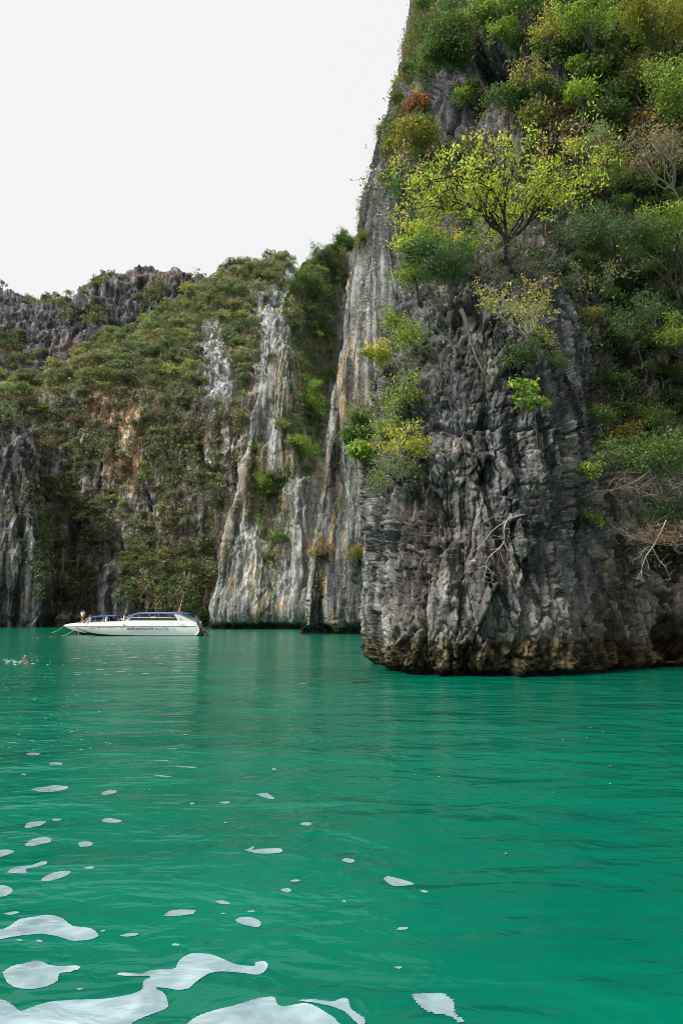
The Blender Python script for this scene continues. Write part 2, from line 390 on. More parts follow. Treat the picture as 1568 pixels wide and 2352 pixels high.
# --- pale fluted pillar in the middle
def colour_pillar(Q, n, d, cid, fl, px, py):
    one = np.ones((len(Q), 1)); t = smooth(-0.5, 0.42, streaks(Q, 1.9, 71))
    c = lerp3(C3(.16, .165, .168) * one, C3(.42, .42, .40) * one, t)
    dk = smooth(0.05, 0.4, streaks(Q, 0.9, 73)); c = lerp3(c, C3(.10, .105, .11) * one, dk * 0.75)
    cr = np.maximum(ell(px, py, 585, 1290, 26, 90, .7), ell(px, py, 682, 1290, 12, 90, .7)) * smooth(-.3, .3, streaks(Q, 1.0, 75)); c = lerp3(c, C3(.72, .69, .60) * one, cr * 0.85)
    tan = smooth(0.12, 0.4, fbm(Q / 1.6 * C3(1, 1, .2), 3, 79)); c = lerp3(c, C3(.42, .30, .18) * one, tan * 0.55)
    gr = smooth(8.5, 6.0, Q[:, 2]) * smooth(3.0, 5.0, Q[:, 2]); c = lerp3(c, C3(.08, .13, .10) * one, gr * smooth(-.1, .5, streaks(Q, 1.0, 77)) * .9)
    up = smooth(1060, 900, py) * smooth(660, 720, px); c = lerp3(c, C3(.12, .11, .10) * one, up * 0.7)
    low = smooth(1.6, 0.4, Q[:, 2]); c = lerp3(c, C3(.05, .045, .035) * one, low)
    return c
pillar = make_rock("cliff", [
    ('w', [(540, 165), (489, 131), (512, 128.6), (560, 127.6), (620, 127), (665, 126), (692, 125.6), (725, 127.5), (800, 135), (880, 140)]),
    (1405, [(545, 165), (488, 131), (510, 128.2), (560, 127), (620, 126.5), (663, 125.6), (692, 125.2), (725, 127.5), (800, 136), (880, 140)]),
    (1320, [(550, 165), (497, 131.5), (522, 129), (570, 128), (625, 128), (664, 127), (695, 126), (726, 129.5), (800, 137), (880, 141)]),
    (1220, [(565, 165), (521, 132.5), (546, 130.2), (588, 130), (637, 130.5), (668, 127.5), (701, 127), (730, 132), (800, 139), (880, 142)]),
    (1115, [(590, 165), (551, 133.5), (573, 131.5), (610, 131.8), (648, 133), (674, 129), (704, 129), (733, 136), (800, 141), (880, 143)]),
    (1085, [(600, 165), (559, 134), (578, 131.5), (617, 130), (652, 130), (680, 130.5), (706, 132), (735, 136), (800, 142), (880, 143)]),
    (1010, [(615, 165), (579, 134.5), (594, 132), (628, 130.5), (662, 131), (688, 133), (712, 136), (738, 139), (800, 143), (880, 144)]),
    (860, [(640, 168), (600, 137), (614, 134), (643, 132.5), (670, 133), (694, 137), (718, 141), (745, 144), (800, 146), (880, 147)]),
    (770, [(652, 170), (613, 139), (627, 136.5), (652, 135), (680, 136.5), (705, 141), (728, 145), (757, 149), (810, 150), (880, 150)]),
    (700, [(680, 175), (645, 144), (657, 141.5), (678, 141), (702, 143), (724, 147), (747, 151), (776, 154), (825, 155), (880, 152)]),
    (640, [(708, 178), (680, 150), (691, 149), (708, 149), (728, 151), (748, 155), (766, 158), (792, 160), (835, 158), (885, 154)]),
    (0, [(740, 612, 180), (716, 612, 158), (728, 604, 160), (742, 598, 162), (756, 590, 164), (770, 582, 165), (786, 574, 165), (806, 566, 164), (842, 556, 162), (890, 550, 158)]),
    (0, [(742, 620, 196), (724, 616, 185), (734, 610, 186), (746, 604, 187), (758, 596, 188), (772, 588, 188), (788, 580, 188), (808, 570, 188), (842, 562, 188), (890, 556, 188)])],
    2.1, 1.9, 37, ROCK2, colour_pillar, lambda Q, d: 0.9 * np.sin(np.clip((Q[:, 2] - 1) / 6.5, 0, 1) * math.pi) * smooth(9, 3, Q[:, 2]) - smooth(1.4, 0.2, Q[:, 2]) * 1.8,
    flute=1.7, block=0.5, crags=0.6, strata=0.25, vert=0.45, streak=0.5, label="tall pale grey fluted limestone pillar in the middle of the cove")

# --- the great wall that climbs out of the frame
def colour_wall(Q, n, d, cid, fl, px, py):
    one = np.ones((len(Q), 1)); t = smooth(-0.45, 0.45, streaks(Q, 1.6, 81))
    c = lerp3(C3(.095, .10, .107) * one, C3(.29, .29, .28) * one, t)
    dk = smooth(0.05, 0.4, streaks(Q, 0.8, 83)); c = lerp3(c, C3(.085, .09, .095) * one, dk * 0.7)
    tan = smooth(0.15, 0.4, fbm(Q / 1.3 * C3(1, 1, .22), 3, 87)); c = lerp3(c, C3(.42, .29, .17) * one, tan * 0.6)
    pale = ell(px, py, 838, 800, 20, 220, .6) * smooth(-.3, .2, streaks(Q, 1.2, 85)); c = lerp3(c, C3(.46, .44, .40) * one, pale * .6)
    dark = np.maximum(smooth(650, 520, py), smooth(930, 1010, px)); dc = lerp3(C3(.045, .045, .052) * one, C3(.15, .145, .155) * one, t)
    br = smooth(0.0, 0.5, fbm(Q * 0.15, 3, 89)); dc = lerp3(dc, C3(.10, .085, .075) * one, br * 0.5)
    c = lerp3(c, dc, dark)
    pp = ell(px, py, 1160, 275, 14, 30, .6); c = lerp3(c, C3(.42, .36, .34) * one, pp)
    low = smooth(1.4, 0.4, Q[:, 2]); c = lerp3(c, C3(.05, .045, .035) * one, low)
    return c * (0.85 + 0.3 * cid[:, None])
def wall_disp(Q, d):
    px, py = proj(Q)
    return -smooth(1.4, 0.2, Q[:, 2]) * 1.5 + 1.8 * ell(px, py, 1150, 90, 70, 35, .7) - 2.2 * ell(px, py, 1130, 170, 75, 32, .6) - 1.0 * ell(px, py, 1500, 520, 70, 60, .6)
def R(a, *f): return f
wall = make_rock("great_cliff", [
    ('w', [(750, 125), (709, 92), (738, 90), (800, 87), (880, 82), (1080, 70), (1230, 62), (1400, 54), (1568, 50), (1800, 44), (2150, 34)]),
    (1400, [(750, 125), (708, 92), (738, 89.5), (800, 86), (880, 82), (1080, 70), (1230, 62), (1400, 54), (1568, 50), (1800, 44), (2150, 34)]),
    (1270, [(755, 125), (716, 93), (752, 89), (810, 85), (885, 82), (1080, 70), (1230, 62), (1400, 54), (1568, 50), (1800, 44), (2150, 34)]),
    (1100, [(780, 125), (742, 94), (772, 89), (824, 84), (890, 80), (1080, 69), (1230, 60), (1400, 52), (1568, 49), (1800, 43), (2150, 34)]),
    (980, [(795, 125), (761, 94), (788, 89), (834, 83), (900, 78), (1080, 66), (1230, 57), (1400, 50), (1568, 47), (1800, 42), (2150, 34)]),
    (800, [(815, 125), (786, 94), (812, 88), (852, 81), (920, 73), (1080, 60), (1230, 52), (1400, 47), (1568, 45), (1800, 41), (2150, 34)]),
    (660, [(835, 125), (802, 94), (827, 87), (862, 79), (930, 68), (1080, 54), (1230, 47), (1400, 44.5), (1568, 43), (1800, 40), (2150, 34)]),
    (560, [(850, 125), (820, 94), (843, 86), (873, 77), (940, 63), (1080, 49), (1230, 44), (1400, 42), (1568, 41), (1800, 38), (2150, 34)]),
    (440, [(878, 122), (845, 92), (868, 84), (898, 74), (960, 59), (1080, 47), (1230, 42), (1400, 40.5), (1568, 40), (1800, 38), (2150, 34)]),
    (330, [(908, 120), (878, 90), (898, 81), (924, 72), (976, 58), (1085, 46), (1230, 42), (1400, 41), (1568, 40.5), (1800, 38), (2150, 34)]),
    (220, [(942, 118), (914, 88), (932, 79), (954, 70), (1000, 58), (1095, 47), (1230, 43), (1400, 42), (1568, 41), (1800, 38), (2150, 34)]),
    (120, [(965, 116), (941, 87), (958, 78), (980, 70), (1022, 59), (1105, 48), (1230, 44), (1400, 43), (1568, 42), (1800, 39), (2150, 34)]),
    (0, [(980, 116), (955, 87), (973, 79), (1000, 71), (1040, 61), (1115, 51), (1235, 46), (1400, 44.5), (1568, 43), (1800, 40), (2150, 35)]),
    (-160, [(995, 118), (970, 89), (985, 81), (1012, 74), (1055, 66), (1125, 57), (1240, 51), (1400, 49), (1568, 47), (1800, 43), (2150, 37)]),
    (-420, [(1020, 126), (1000, 98), (1015, 92), (1040, 86), (1080, 80), (1145, 73), (1250, 66), (1400, 62), (1568, 60), (1800, 54), (2150, 46)]),
    (-430, [(1020, 150), (1000, 140), (1015, 138), (1040, 136), (1080, 134), (1145, 130), (1250, 124), (1400, 120), (1568, 116), (1800, 110), (2150, 100)])],
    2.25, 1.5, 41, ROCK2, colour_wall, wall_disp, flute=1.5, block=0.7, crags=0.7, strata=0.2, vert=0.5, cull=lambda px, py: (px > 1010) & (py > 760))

# --- the near headland
def colour_head(Q, n, d, cid, fl, px, py):
    one = np.ones((len(Q), 1)); t = smooth(-0.5, 0.5, streaks(Q, 1.0, 91)); f = fbm(Q * 1.2, 4, 93)
    c = lerp3(C3(.058, .058, .060) * one, C3(.215, .212, .21) * one, t); c = c * (1 + 0.9 * f[:, None])
    bl = smooth(0.0, 0.45, fbm(Q * C3(.5, .5, .2), 3, 95)); c = lerp3(c, c * C3(.88, .97, 1.05), bl)
    br = smooth(0.05, 0.5, fbm(Q * C3(.3, .3, .18) + 7, 3, 97)); c = lerp3(c, c * C3(1.06, .99, .95), br)
    pk = ell(px, py, 1140, 1300, 50, 30, .7) + .6 * ell(px, py, 990, 1240, 60, 80, .7); c = lerp3(c, C3(.26, .16, .13) * one, pk * smooth(-.3, .3, f) * .7)
    tn = smooth(0.22, 0.5, fbm(Q * C3(1.1, 1.1, .45) + 3, 4, 99)); c = lerp3(c, C3(.33, .30, .25) * one, tn * 0.65)
    sp_ = smooth(0.42, 0.62, fbm(Q * 3.0, 3, 101)) ; c = lerp3(c, C3(.45, .42, .38) * one, sp_ * .6)
    lo = smooth(4.0, 1.8, Q[:, 2] + f * 1.2); c = lerp3(c, C3(.215, .20, .18) * one * (0.55 + 0.8 * t[:, None]), lo * .6)
    bar = smooth(1.45, 0.95, Q[:, 2] + f * 0.5); bc = lerp3(C3(.03, .025, .015) * one, C3(.19, .14, .075) * one, smooth(-.2, .5, fbm(Q * 5.0, 3, 103)))
    c = lerp3(c, bc, bar)
    wet = smooth(0.22, 0.08, Q[:, 2]); c = lerp3(c, C3(.02, .018, .012) * one, wet)
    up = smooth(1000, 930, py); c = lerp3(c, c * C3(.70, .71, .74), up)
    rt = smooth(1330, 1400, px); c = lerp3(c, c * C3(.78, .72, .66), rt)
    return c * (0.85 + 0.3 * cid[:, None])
def head_disp(Q, d):
    px, py = proj(Q); w = vnoise(Q * 0.5, 5) * 7 + vnoise(Q * 2, 6) * 4
    k = smooth(960, 1000, px) * smooth(1345, 1310, px)
    r = -0.7 * np.exp(-((py + w - 990) / 4.0) ** 2) * k
    for y0, a, x0, x1 in ((1040, .3, 1080, 1320), (1075, .28, 980, 1200), (1128, .32, 990, 1300), (930, .3, 1000, 1330), (860, .3, 1050, 1290), (1210, .2, 850, 1000), (1165, .2, 1150, 1330)):
        r -= a * .7 * np.exp(-((py + w * 2.2 - y0) / 2.3) ** 2) * smooth(-.35, .25, vnoise(Q * .7 + y0, 19)) * smooth(x0 - 30, x0 + 30, px) * smooth(x1 + 30, x1 - 30, px)
    cols = vnoise(np.stack([Q[:, 0] * 0.55 + Q[:, 1] * .3, Q[:, 2] * 0.06, Q[:, 2] * 0], 1), 8); r -= 0.28 * np.exp(-(cols / 0.07) ** 2) * smooth(-.3, .4, vnoise(Q * .4, 18))
    band = smooth(1.3, 0.7, Q[:, 2]) * smooth(-1, 0.2, Q[:, 2])
    r += band * (0.02 + 0.15 * (worley(Q * 3.4, 15)[2] - 0.5) + 0.10 * fbm(Q * 8, 3, 16, .7))
    r -= 2.8 * ell(px, py, 1556, 1458, 36, 42, .5) + 2.0 * ell(px, py, 1345, 1240, 13, 70, .5) + 2.5 * ell(px, py, 1540, 1270, 40, 50, .5)
    r -= smooth(0.35, 0.0, Q[:, 2]) * 0.35
    zz = Q[:, 2] + .35 * vnoise(Q * C3(.3, .3, .5), 61) + .06 * Q[:, 0]; m1 = smooth(-.3, .2, vnoise(Q * C3(.45, .45, .8), 62)) * smooth(2, 5, Q[:, 2])   # bedding: sharp-edged courses
    r += m1 * (.15 * ((zz / .85) % 1 - .5) + .07 * ((zz / .31) % 1 - .5))
    return r
head = make_rock("headland", [
    ('w', [(919, 46), (867, 29), (902, 25.9), (986, 24.9), (1120, 24.5), (1260, 24.8), (1345, 25.6), (1440, 26.8), (1568, 28.5), (1750, 27), (2050, 21)]),
    (1490, [(899, 46), (859, 29), (884, 25.6), (981, 24.5), (1120, 24.1), (1260, 24.4), (1345, 25.5), (1440, 27), (1568, 29), (1750, 27), (2050, 21)]),
    (1330, [(894, 47), (862, 30), (892, 26.4), (991, 24.8), (1120, 24.4), (1250, 24.6), (1345, 26.3), (1440, 28.5), (1568, 31), (1750, 28), (2050, 22)]),
    (1150, [(884, 48), (854, 31), (887, 27), (991, 25.2), (1120, 24.8), (1240, 25), (1325, 26.8), (1400, 30.5), (1568, 32), (1750, 29), (2050, 23)]),
    (1050, [(884, 48), (853, 31.5), (892, 27.4), (996, 25.4), (1120, 25), (1240, 25.2), (1312, 26.8), (1378, 31.5), (1568, 33), (1750, 30), (2050, 24)]),
    (985, [(906, 48), (872, 32), (905, 28), (1001, 25.8), (1120, 25.2), (1240, 25.4), (1308, 27), (1368, 32.5), (1568, 34), (1750, 30.5), (2050, 25)]),
    (850, [(926, 48), (896, 33.5), (920, 29.8), (1006, 27), (1120, 26.1), (1230, 26.4), (1298, 29), (1365, 34), (1568, 35), (1750, 31), (2050, 26)]),
    (720, [(944, 50), (921, 37), (947, 33), (1016, 29), (1120, 27.6), (1220, 28.3), (1290, 31.5), (1368, 35.5), (1568, 36), (1750, 32), (2050, 27)]),
    (640, [(954, 54), (941, 43), (967, 38), (1026, 33), (1120, 30.8), (1210, 31.2), (1290, 34), (1370, 36.5), (1568, 37), (1750, 33), (2050, 27)]),
    (540, [(964, 60), (956, 50), (982, 45), (1036, 39), (1120, 36), (1210, 35.5), (1290, 36.5), (1370, 38), (1568, 38.5), (1750, 34), (2050, 28)]),
    (430, [(974, 68), (971, 60), (997, 54), (1046, 48), (1130, 44), (1220, 41.5), (1300, 41), (1380, 41), (1568, 41), (1750, 38), (2050, 33)]),
    (330, [(984, 76), (981, 70), (1012, 66), (1056, 60), (1140, 56), (1230, 52), (1310, 50), (1390, 50), (1568, 50), (1750, 46), (2050, 42)])],
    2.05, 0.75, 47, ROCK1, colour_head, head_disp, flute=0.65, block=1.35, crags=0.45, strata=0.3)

# ------------------------------------------------------------------ water
def ripple_group(n, l, tc):
    """bump from long swell, wind ripples and fine chop (object space)"""
    prev = None
    for sc_, st, (sx, sy), dist, det in ((0.30, 0.55, (0.7, 1.0), 0.22, 2), (1.15, 0.7, (0.5, 1.0), 0.19, 3), (4.5, 0.65, (0.6, 1.0), 0.036, 3)):
        mp = n.new('ShaderNodeMapping'); mp.inputs['Scale'].default_value = (sx, sy, 1); mp.inputs['Rotation'].default_value = (0, 0, 0.25)
        l.new(tc.outputs['Object'], mp.inputs[0])
        no = n.new('ShaderNodeTexNoise'); no.inputs['Scale'].default_value = sc_; no.inputs['Detail'].default_value = det; no.inputs['Roughness'].default_value = 0.5
        no.inputs['Distortion'].default_value = 0.6
        l.new(mp.outputs[0], no.inputs['Vector'])
        bu = n.new('ShaderNodeBump'); bu.inputs['Strength'].default_value = st; bu.inputs['Distance'].default_value = dist
        l.new(no.outputs['Fac'], bu.inputs['Height'])
        if prev: l.new(prev.outputs[0], bu.inputs['Normal'])
        prev = bu
    return prev
def water_material():
    m, n, l, b = nt("emerald_water"); tc = n.new('ShaderNodeTexCoord')
    b.inputs['Roughness'].default_value = 0.15; b.inputs['IOR'].default_value = 1.33; b.inputs['Specular IOR Level'].default_value = 0.26
    no = n.new('ShaderNodeTexNoise'); no.inputs['Scale'].default_value = 0.22; no.inputs['Detail'].default_value = 5; no.inputs['Distortion'].default_value = 1.2
    mp = n.new('ShaderNodeMapping'); mp.inputs['Scale'].default_value = (0.6, 1, 1); l.new(tc.outputs['Object'], mp.inputs[0]); l.new(mp.outputs[0], no.inputs['Vector'])
    mx = n.new('ShaderNodeMix'); mx.data_type = 'RGBA'; mx.inputs[6].default_value = (0.0, 0.106, 0.066, 1); mx.inputs[7].default_value = (0.0, 0.156, 0.095, 1)
    rg = n.new('ShaderNodeMapRange'); rg.inputs[1].default_value = 0.35; rg.inputs[2].default_value = 0.65; l.new(no.outputs['Fac'], rg.inputs[0]); l.new(rg.outputs[0], mx.inputs[0])
    l.new(mx.outputs[2], b.inputs['Base Color'])
    l.new(ripple_group(n, l, tc).outputs[0], b.inputs['Normal'])
    return m
WATER = water_material()
me = MB().add([(-2500, -1500, 0), (2500, -1500, 0), (2500, 2500, 0), (-2500, 2500, 0)], [(0, 1, 2, 3)]).mesh("water", WATER)
o = obj("water", me); o['kind'] = 'structure'

# ------------------------------------------------------------------ speedboats
HULL = plain("white_gelcoat", (.80, .82, .81), .22, coat=.4, var=.02)
HULLD = plain("dark_antifouling", (.035, .035, .045), .5)
STRIPE = plain("maroon_rub_rail", (.10, .03, .04), .5)
NAVY = plain("blue_canvas", (.045, .085, .42), .7, var=.12)
VIOLET = plain("violet_trim", (.20, .16, .52), .5)
GLASS = plain("tinted_windows", (.02, .018, .025), .12)
STEEL = plain("steel_tube", (.62, .63, .65), .25, metal=.9)
INK = plain("navy_lettering", (.05, .06, .22), .5); INKB = plain("blue_lettering", (.03, .30, .55), .5); INKG = plain("grey_lettering", (.10, .13, .18), .5); TEAL = plain("teal_logo", (.10, .50, .60), .5)
REDP = plain("red_cloth", (.45, .03, .05), .7); WHITEP = plain("white_cloth", (.75, .76, .78), .8); BLUEP = plain("blue_cloth", (.02, .20, .72), .8); YELP = plain("yellow_vest", (.75, .50, .04), .7)
SKIN = plain("tanned_skin", (.30, .16, .10), .6, var=.08); SKIN2 = plain("sunburnt_skin", (.32, .11, .07), .6, var=.08); HAIR = plain("dark_hair", (.03, .022, .018), .7); HAIRB = plain("brown_hair", (.16, .09, .05), .7)
BLACKP = plain("outboard_cowling", (.03, .03, .035), .3)
L = 14.6
def hull_parts(root, yflip=1):
    xs = [0, .25, .7, 1.3, 2.0, 2.8, 4, 5.5, 7.5, 10, 12.5, 13.9, 14.35]
    def beam(x): return 1.62 * (1 - (1 - min(1, (x + .05) / 6.0)) ** 2.1) * (1 - .06 * max(0, (x - 9) / 5))
    def zk(x): return float(np.interp(x, [0, .25, .7, 1.3, 2.0, 2.8, 4, 14.6], [1.0, .86, .62, .36, .12, -.1, -.3, -.42]))
    def zc(x): return float(np.interp(x, [0, .25, .7, 1.5, 3, 5, 8, 14.6], [1.02, .92, .70, .46, .22, .10, .05, .04]))
    def bc(x): return beam(x) * float(np.interp(x, [0, 2, 6, 14], [.55, .68, .88, .93]))
    def zt(x): return float(np.interp(x, [0, .5, 2, 5, 8, 12.3, 13.6, 14.35], [1.12, 1.28, 1.44, 1.56, 1.62, 1.62, 1.55, 1.38]))
    side, bot, cap = MB(), MB(), MB()
    ring = []
    for x in xs:
        w = 0 if x < 13.9 else (x - 13.9) * .0
        ring.append([(x, 0, zk(x)), (x, bc(x), zc(x)), (x, beam(x), 1.05), (x, max(.02, beam(x) - .10), zt(x)), (x, max(.01, beam(x) - .42), zt(x) + .03)])
    n = len(xs)
    def strip(mb, a, b, sub=5):
        V = []; F = []
        for s in (1, -1):
            k = len(V)
            for i in range(n):
                for t in np.linspace(0, 1, sub + 1):
                    p = [ring[i][a][q] * (1 - t) + ring[i][b][q] * t for q in range(3)]
                    bul = math.sin(t * math.pi) * .05 if a == 1 else 0
                    V.append((p[0], (p[1] + bul) * s, p[2]))
            m = sub + 1
            for i in range(n - 1):
                for j in range(sub): F.append((k + i*m + j, k + (i+1)*m + j, k + (i+1)*m + j + 1, k + i*m + j + 1))
        mb.add(V, F)
    strip(side, 1, 2); strip(bot, 0, 1, 2); strip(cap, 2, 3, 2); strip(cap, 3, 4, 1)
    r = ring[-1]; xt = 14.35
    V = [(xt, 0, r[0][2])] + [(xt, s * r[j][1], r[j][2]) for s in (1, -1) for j in (1, 2, 3, 4)]
    side.add(V, [(0, 1, 2, 3, 4, 8, 7, 6, 5)])
    side.build("hull", HULL, root, True); bot.build("keel", HULLD, root, True); cap.build("gunwale", HULL, root, True)
    dk = MB(); V = []; F = []
    for i, x in enumerate(xs): V += [(x, max(.01, beam(x) - .42), zt(x) - .02), (x, -max(.01, beam(x) - .42), zt(x) - .02)]
    for i in range(n - 1): F.append((2*i, 2*i+1, 2*i+3, 2*i+2))
    dk.add(V, F); dk.build("deck", HULL, root)
    for s in (1, -1):
        MB().tube([(x, s * (beam(x) + .012), 1.05) for x in np.linspace(.02, 14.3, 40)], .028, 5).build("rub_rail", STRIPE, root)
        MB().tube([(x, s * (bc(x) + .01), zc(x)) for x in np.linspace(.6, 14.3, 40)], .018, 5).build("chine_line", STRIPE, root)
    return beam, zt
def text_part(txt, size, x, z, y, mat, root, shear=0.0, xscale=1.0, name="lettering", bold=0.0, fit=None):
    cu = bpy.data.curves.new(name, 'FONT'); cu.body = txt; cu.size = size; cu.shear = shear; cu.extrude = .004; cu.resolution_u = 3; cu.offset = bold
    tmp = bpy.data.objects.new("tmp_text", cu); COL.objects.link(tmp); bpy.context.view_layer.update()
    me = bpy.data.meshes.new_from_object(tmp.evaluated_get(bpy.context.evaluated_depsgraph_get())); bpy.data.objects.remove(tmp)
    me.materials.clear(); me.materials.append(mat)
    o = obj(name, me, root); o.location = (x, y, z); o.rotation_euler = (math.radians(90), 0, 0); o.scale = ((fit / max(v.co.x for v in me.vertices)) if fit else xscale, 1, 1); return o
D1 = 80.0
bx0 = P(172.5, 1440, D1)[0]
boat = empty("speedboat", (bx0, D1, 0)); tag(boat, "long white speedboat with blue roof and adventure lettering on its side", "boat")
beam, zt = hull_parts(boat)
ys = -(1.62)
# cabin: sides, windows, roof, arch
for s in (1, -1):
    b = 1.28 * s; th = .05 * s
    MB().add([(5.6, b, 1.58), (12.4, b, 1.58), (12.0, b, 1.72), (6.4, b, 1.72), (5.6, b+th, 1.58), (12.4, b+th, 1.58), (12.0, b+th, 1.72), (6.4, b+th, 1.72)], [(0,1,2,3),(7,6,5,4),(0,4,5,1),(3,2,6,7),(0,3,7,4),(1,5,6,2)]).build("cabin_side", HULL, boat)
    MB().add([(6.5, b, 1.72), (12.15, b, 1.72), (12.0, b*.98, 1.86), (11.6, b*.97, 1.98), (7.0, b*.97, 2.03), (6.85, b*.97, 2.0)], [(0,1,2,3,4,5)]).build("window_band", GLASS, boat)
    MB().tube([(6.5, b*.97, 2.07), (9, b*.97, 2.07), (11.8, b*.97, 2.0)], .035, 6).build("rail", HULL, boat)
    for x0 in (7.3, 8.5, 9.6, 10.7):
        MB().tube([(x0, b*.96, 2.05), (x0 + .3, b*.95, 2.42)], .022, 5).tube([(x0 + .6, b*.96, 2.05), (x0 + .3, b*.95, 2.42)], .022, 5).build("roof_strut", STEEL, boat)
    # sloping radar arch side panel
    pr = [(11.55, 2.58), (12.05, 2.50), (14.3, 1.50), (14.3, 1.40), (12.1, 1.60), (12.15, 1.74), (11.95, 2.08)]
    V = [(x, b, z) for x, z in pr] + [(x, b + th * 1.6, z) for x, z in pr]; k = len(pr)
    MB().add(V, [tuple(range(k)), tuple(range(2*k-1, k-1, -1))] + [(i, i+k, (i+1) % k + k, (i+1) % k) for i in range(k)]).build("arch_panel", HULL, boat)
    MB().tube([(12.3, b + th*2.2, 2.5), (13.3, b + th*2.2, 2.05), (14.35, b + th*2.2, 1.58)], .03, 5).build("arch_rail", STEEL, boat)
    MB().add([(6.1, b, 1.72), (6.5, b, 1.72), (7.25, b*.96, 2.38), (7.05, b*.96, 2.38)], [(0, 1, 2, 3)]).build("windscreen_pillar", HULL, boat)
MB().add([(6.1, -1.2, 1.72), (6.1, 1.2, 1.72), (7.05, 1.15, 2.36), (7.05, -1.15, 2.36)], [(0, 1, 2, 3)]).build("windscreen", GLASS, boat)
rf = [(6.05, 2.12), (6.6, 2.28), (7.15, 2.50), (7.5, 2.57), (9.5, 2.62), (11.5, 2.60), (12.4, 2.55), (13.4, 2.50)]
V = []; F = []
m = 7
for x, z in rf:
    for y in np.linspace(-1.36, 1.36, m): V.append((x, y, z + .07 * (1 - (y / 1.36) ** 2)))
for x, z in rf:
    for y in np.linspace(-1.36, 1.36, m): V.append((x, y, z - .05 + .05 * (1 - (y / 1.36) ** 2)))
o_ = len(rf) * m
for i in range(len(rf) - 1):
    for j in range(m - 1):
        a = i*m+j; F += [(a, a+1, a+m+1, a+m), (o_+a, o_+a+m, o_+a+m+1, o_+a+1)]
for i in range(len(rf) - 1):
    for j in (0, m-1): a = i*m+j; F.append((a, a+m, o_+a+m, o_+a))
for a in ((len(rf)-1)*m, 0):
    for j in range(m-1): F.append((a+j, a+j+1, o_+a+j+1, o_+a+j))
MB().add(V, F).build("roof", plain("faded_blue_roof", (.13, .17, .46), .5), boat, True)
for s in (1, -1):
    mb = MB()
    for (x0, z0), (x1, z1) in zip(rf[:-2], rf[1:-1]): mb.add([(x0, s*1.37, z0-.14), (x1, s*1.37, z1-.17), (x1, s*1.37, z1-.02), (x0, s*1.37, z0-.02)], [(0,1,2,3)])
    mb.build("roof_valance", VIOLET, boat)
# cushion, life rings, fittings
MB().box((9.15, -1.40, 1.98), (9.65, -1.28, 2.16)).build("life_jacket_box", WHITEP, boat)
MB().box((12.5, -1.66, 1.20), (13.1, -1.60, 1.25)).build("vent", INKG, boat)
MB().box((6.05, -1.66, 1.22), (6.3, -1.60, 1.27)).build("vent", INKG, boat)
mast = MB().tube([(11.95, 0, 2.6), (12.15, 0, 3.6), (12.45, 0, 4.95)], [.03, .022, .010], 6).build("antenna", WHITEP, boat)
MB().box((11.6, -.9, 2.66), (12.6, .9, 2.70)).build("antenna_base", HULL, boat)
MB().add([(11.85, .05, 2.72), (11.95, .05, 3.15), (11.80, .10, 3.10), (11.72, .0, 2.78)], [(0,1,2,3)]).build("flag", REDP, boat)
for yy in (-.9, 0, .9):
    mb = MB(); mb.box((14.4, yy - .22, .15), (14.85, yy + .22, .95)); mb.box((14.5, yy - .08, -.6), (14.75, yy + .08, .2)); mb.build("outboard_engine", BLACKP, boat)
# stern ladder and curved swim-platform shell
pr = [(14.2, 1.4), (14.45, 1.2), (14.62, .9), (14.7, .55), (14.55, .2), (14.2, .03)]
V = [(x, -1.5, z) for x, z in pr] + [(x, -1.15, z) for x, z in pr]; k = len(pr)
MB().add(V, [tuple(range(k)), tuple(range(2*k-1, k-1, -1))] + [(i, i+k, (i+1) % k + k, (i+1) % k) for i in range(k)]).build("stern_quarter", HULL, boat)
mb = MB()
for yy in (-1.1, -.7): mb.tube([(14.5, yy, 1.1), (15.0, yy, .5), (15.5, yy, -.3)], .022, 5)
for t in (.2, .5, .8): mb.tube([(14.5 + t, -1.1, 1.1 - t * 1.15), (14.5 + t, -.7, 1.1 - t * 1.15)], .02, 5)
mb.build("boarding_ladder", STEEL, boat)
for x0 in (.4, 1.4, 2.6, 3.8):
    MB().tube([(x0, -(beam(x0) - .2), zt(x0)), (x0, -(beam(x0) - .2), zt(x0) + .28)], .015, 5).build("bow_stanchion", STEEL, boat)
MB().tube([(x, -(beam(x) - .2), zt(x) + .28) for x in (.4, 1.4, 2.6, 3.8)], .016, 5).build("bow_rail", STEEL, boat)
def ypos(x): return -(beam(x) + .075)
text_part("adventure", .44, 6.49, .70, ypos(8) , INK, boat, .12, 1.42, bold=.010, fit=3.05)
text_part("world", .44, 9.60, .70, ypos(10), INKB, boat, .12, 1.42, bold=.010, fit=1.62)
text_part(".com", .26, 11.42, .70, ypos(11), INKG, boat, .12, 1.25)
text_part("222", .20, 12.36, 1.83, -1.40, INKG, boat, 0, 1.1)
text_part("s.adisas", .22, 2.05, .80, -(beam(2.6) + .02), INKG, boat, 0, 1.15, bold=.004).rotation_euler = (math.radians(84), 0, math.radians(-12))
text_part("1", .24, 3.15, .80, -(beam(3.2) + .04), INKG, boat, 0, 1.15, bold=.006).rotation_euler = (math.radians(84), 0, math.radians(-9))
text_part("TBL.", .15, 1.25, .84, -(beam(1.5) + .02), INKG, boat, 0, 1.1).rotation_euler = (math.radians(80), 0, math.radians(-20))
lg = MB()
for k in range(9):
    a0, a1 = math.radians(150 + k * 27), math.radians(150 + (k + 1) * 27); c = (5.98, .84)
    lg.add([(c[0] + math.cos(a0)*.16, ypos(6), c[1] + math.sin(a0)*.16), (c[0] + math.cos(a1)*.16, ypos(6), c[1] + math.sin(a1)*.16), (c[0] + math.cos(a1)*.11, ypos(6), c[1] + math.sin(a1)*.11), (c[0] + math.cos(a0)*.11, ypos(6), c[1] + math.sin(a0)*.11)], [(0,1,2,3)])
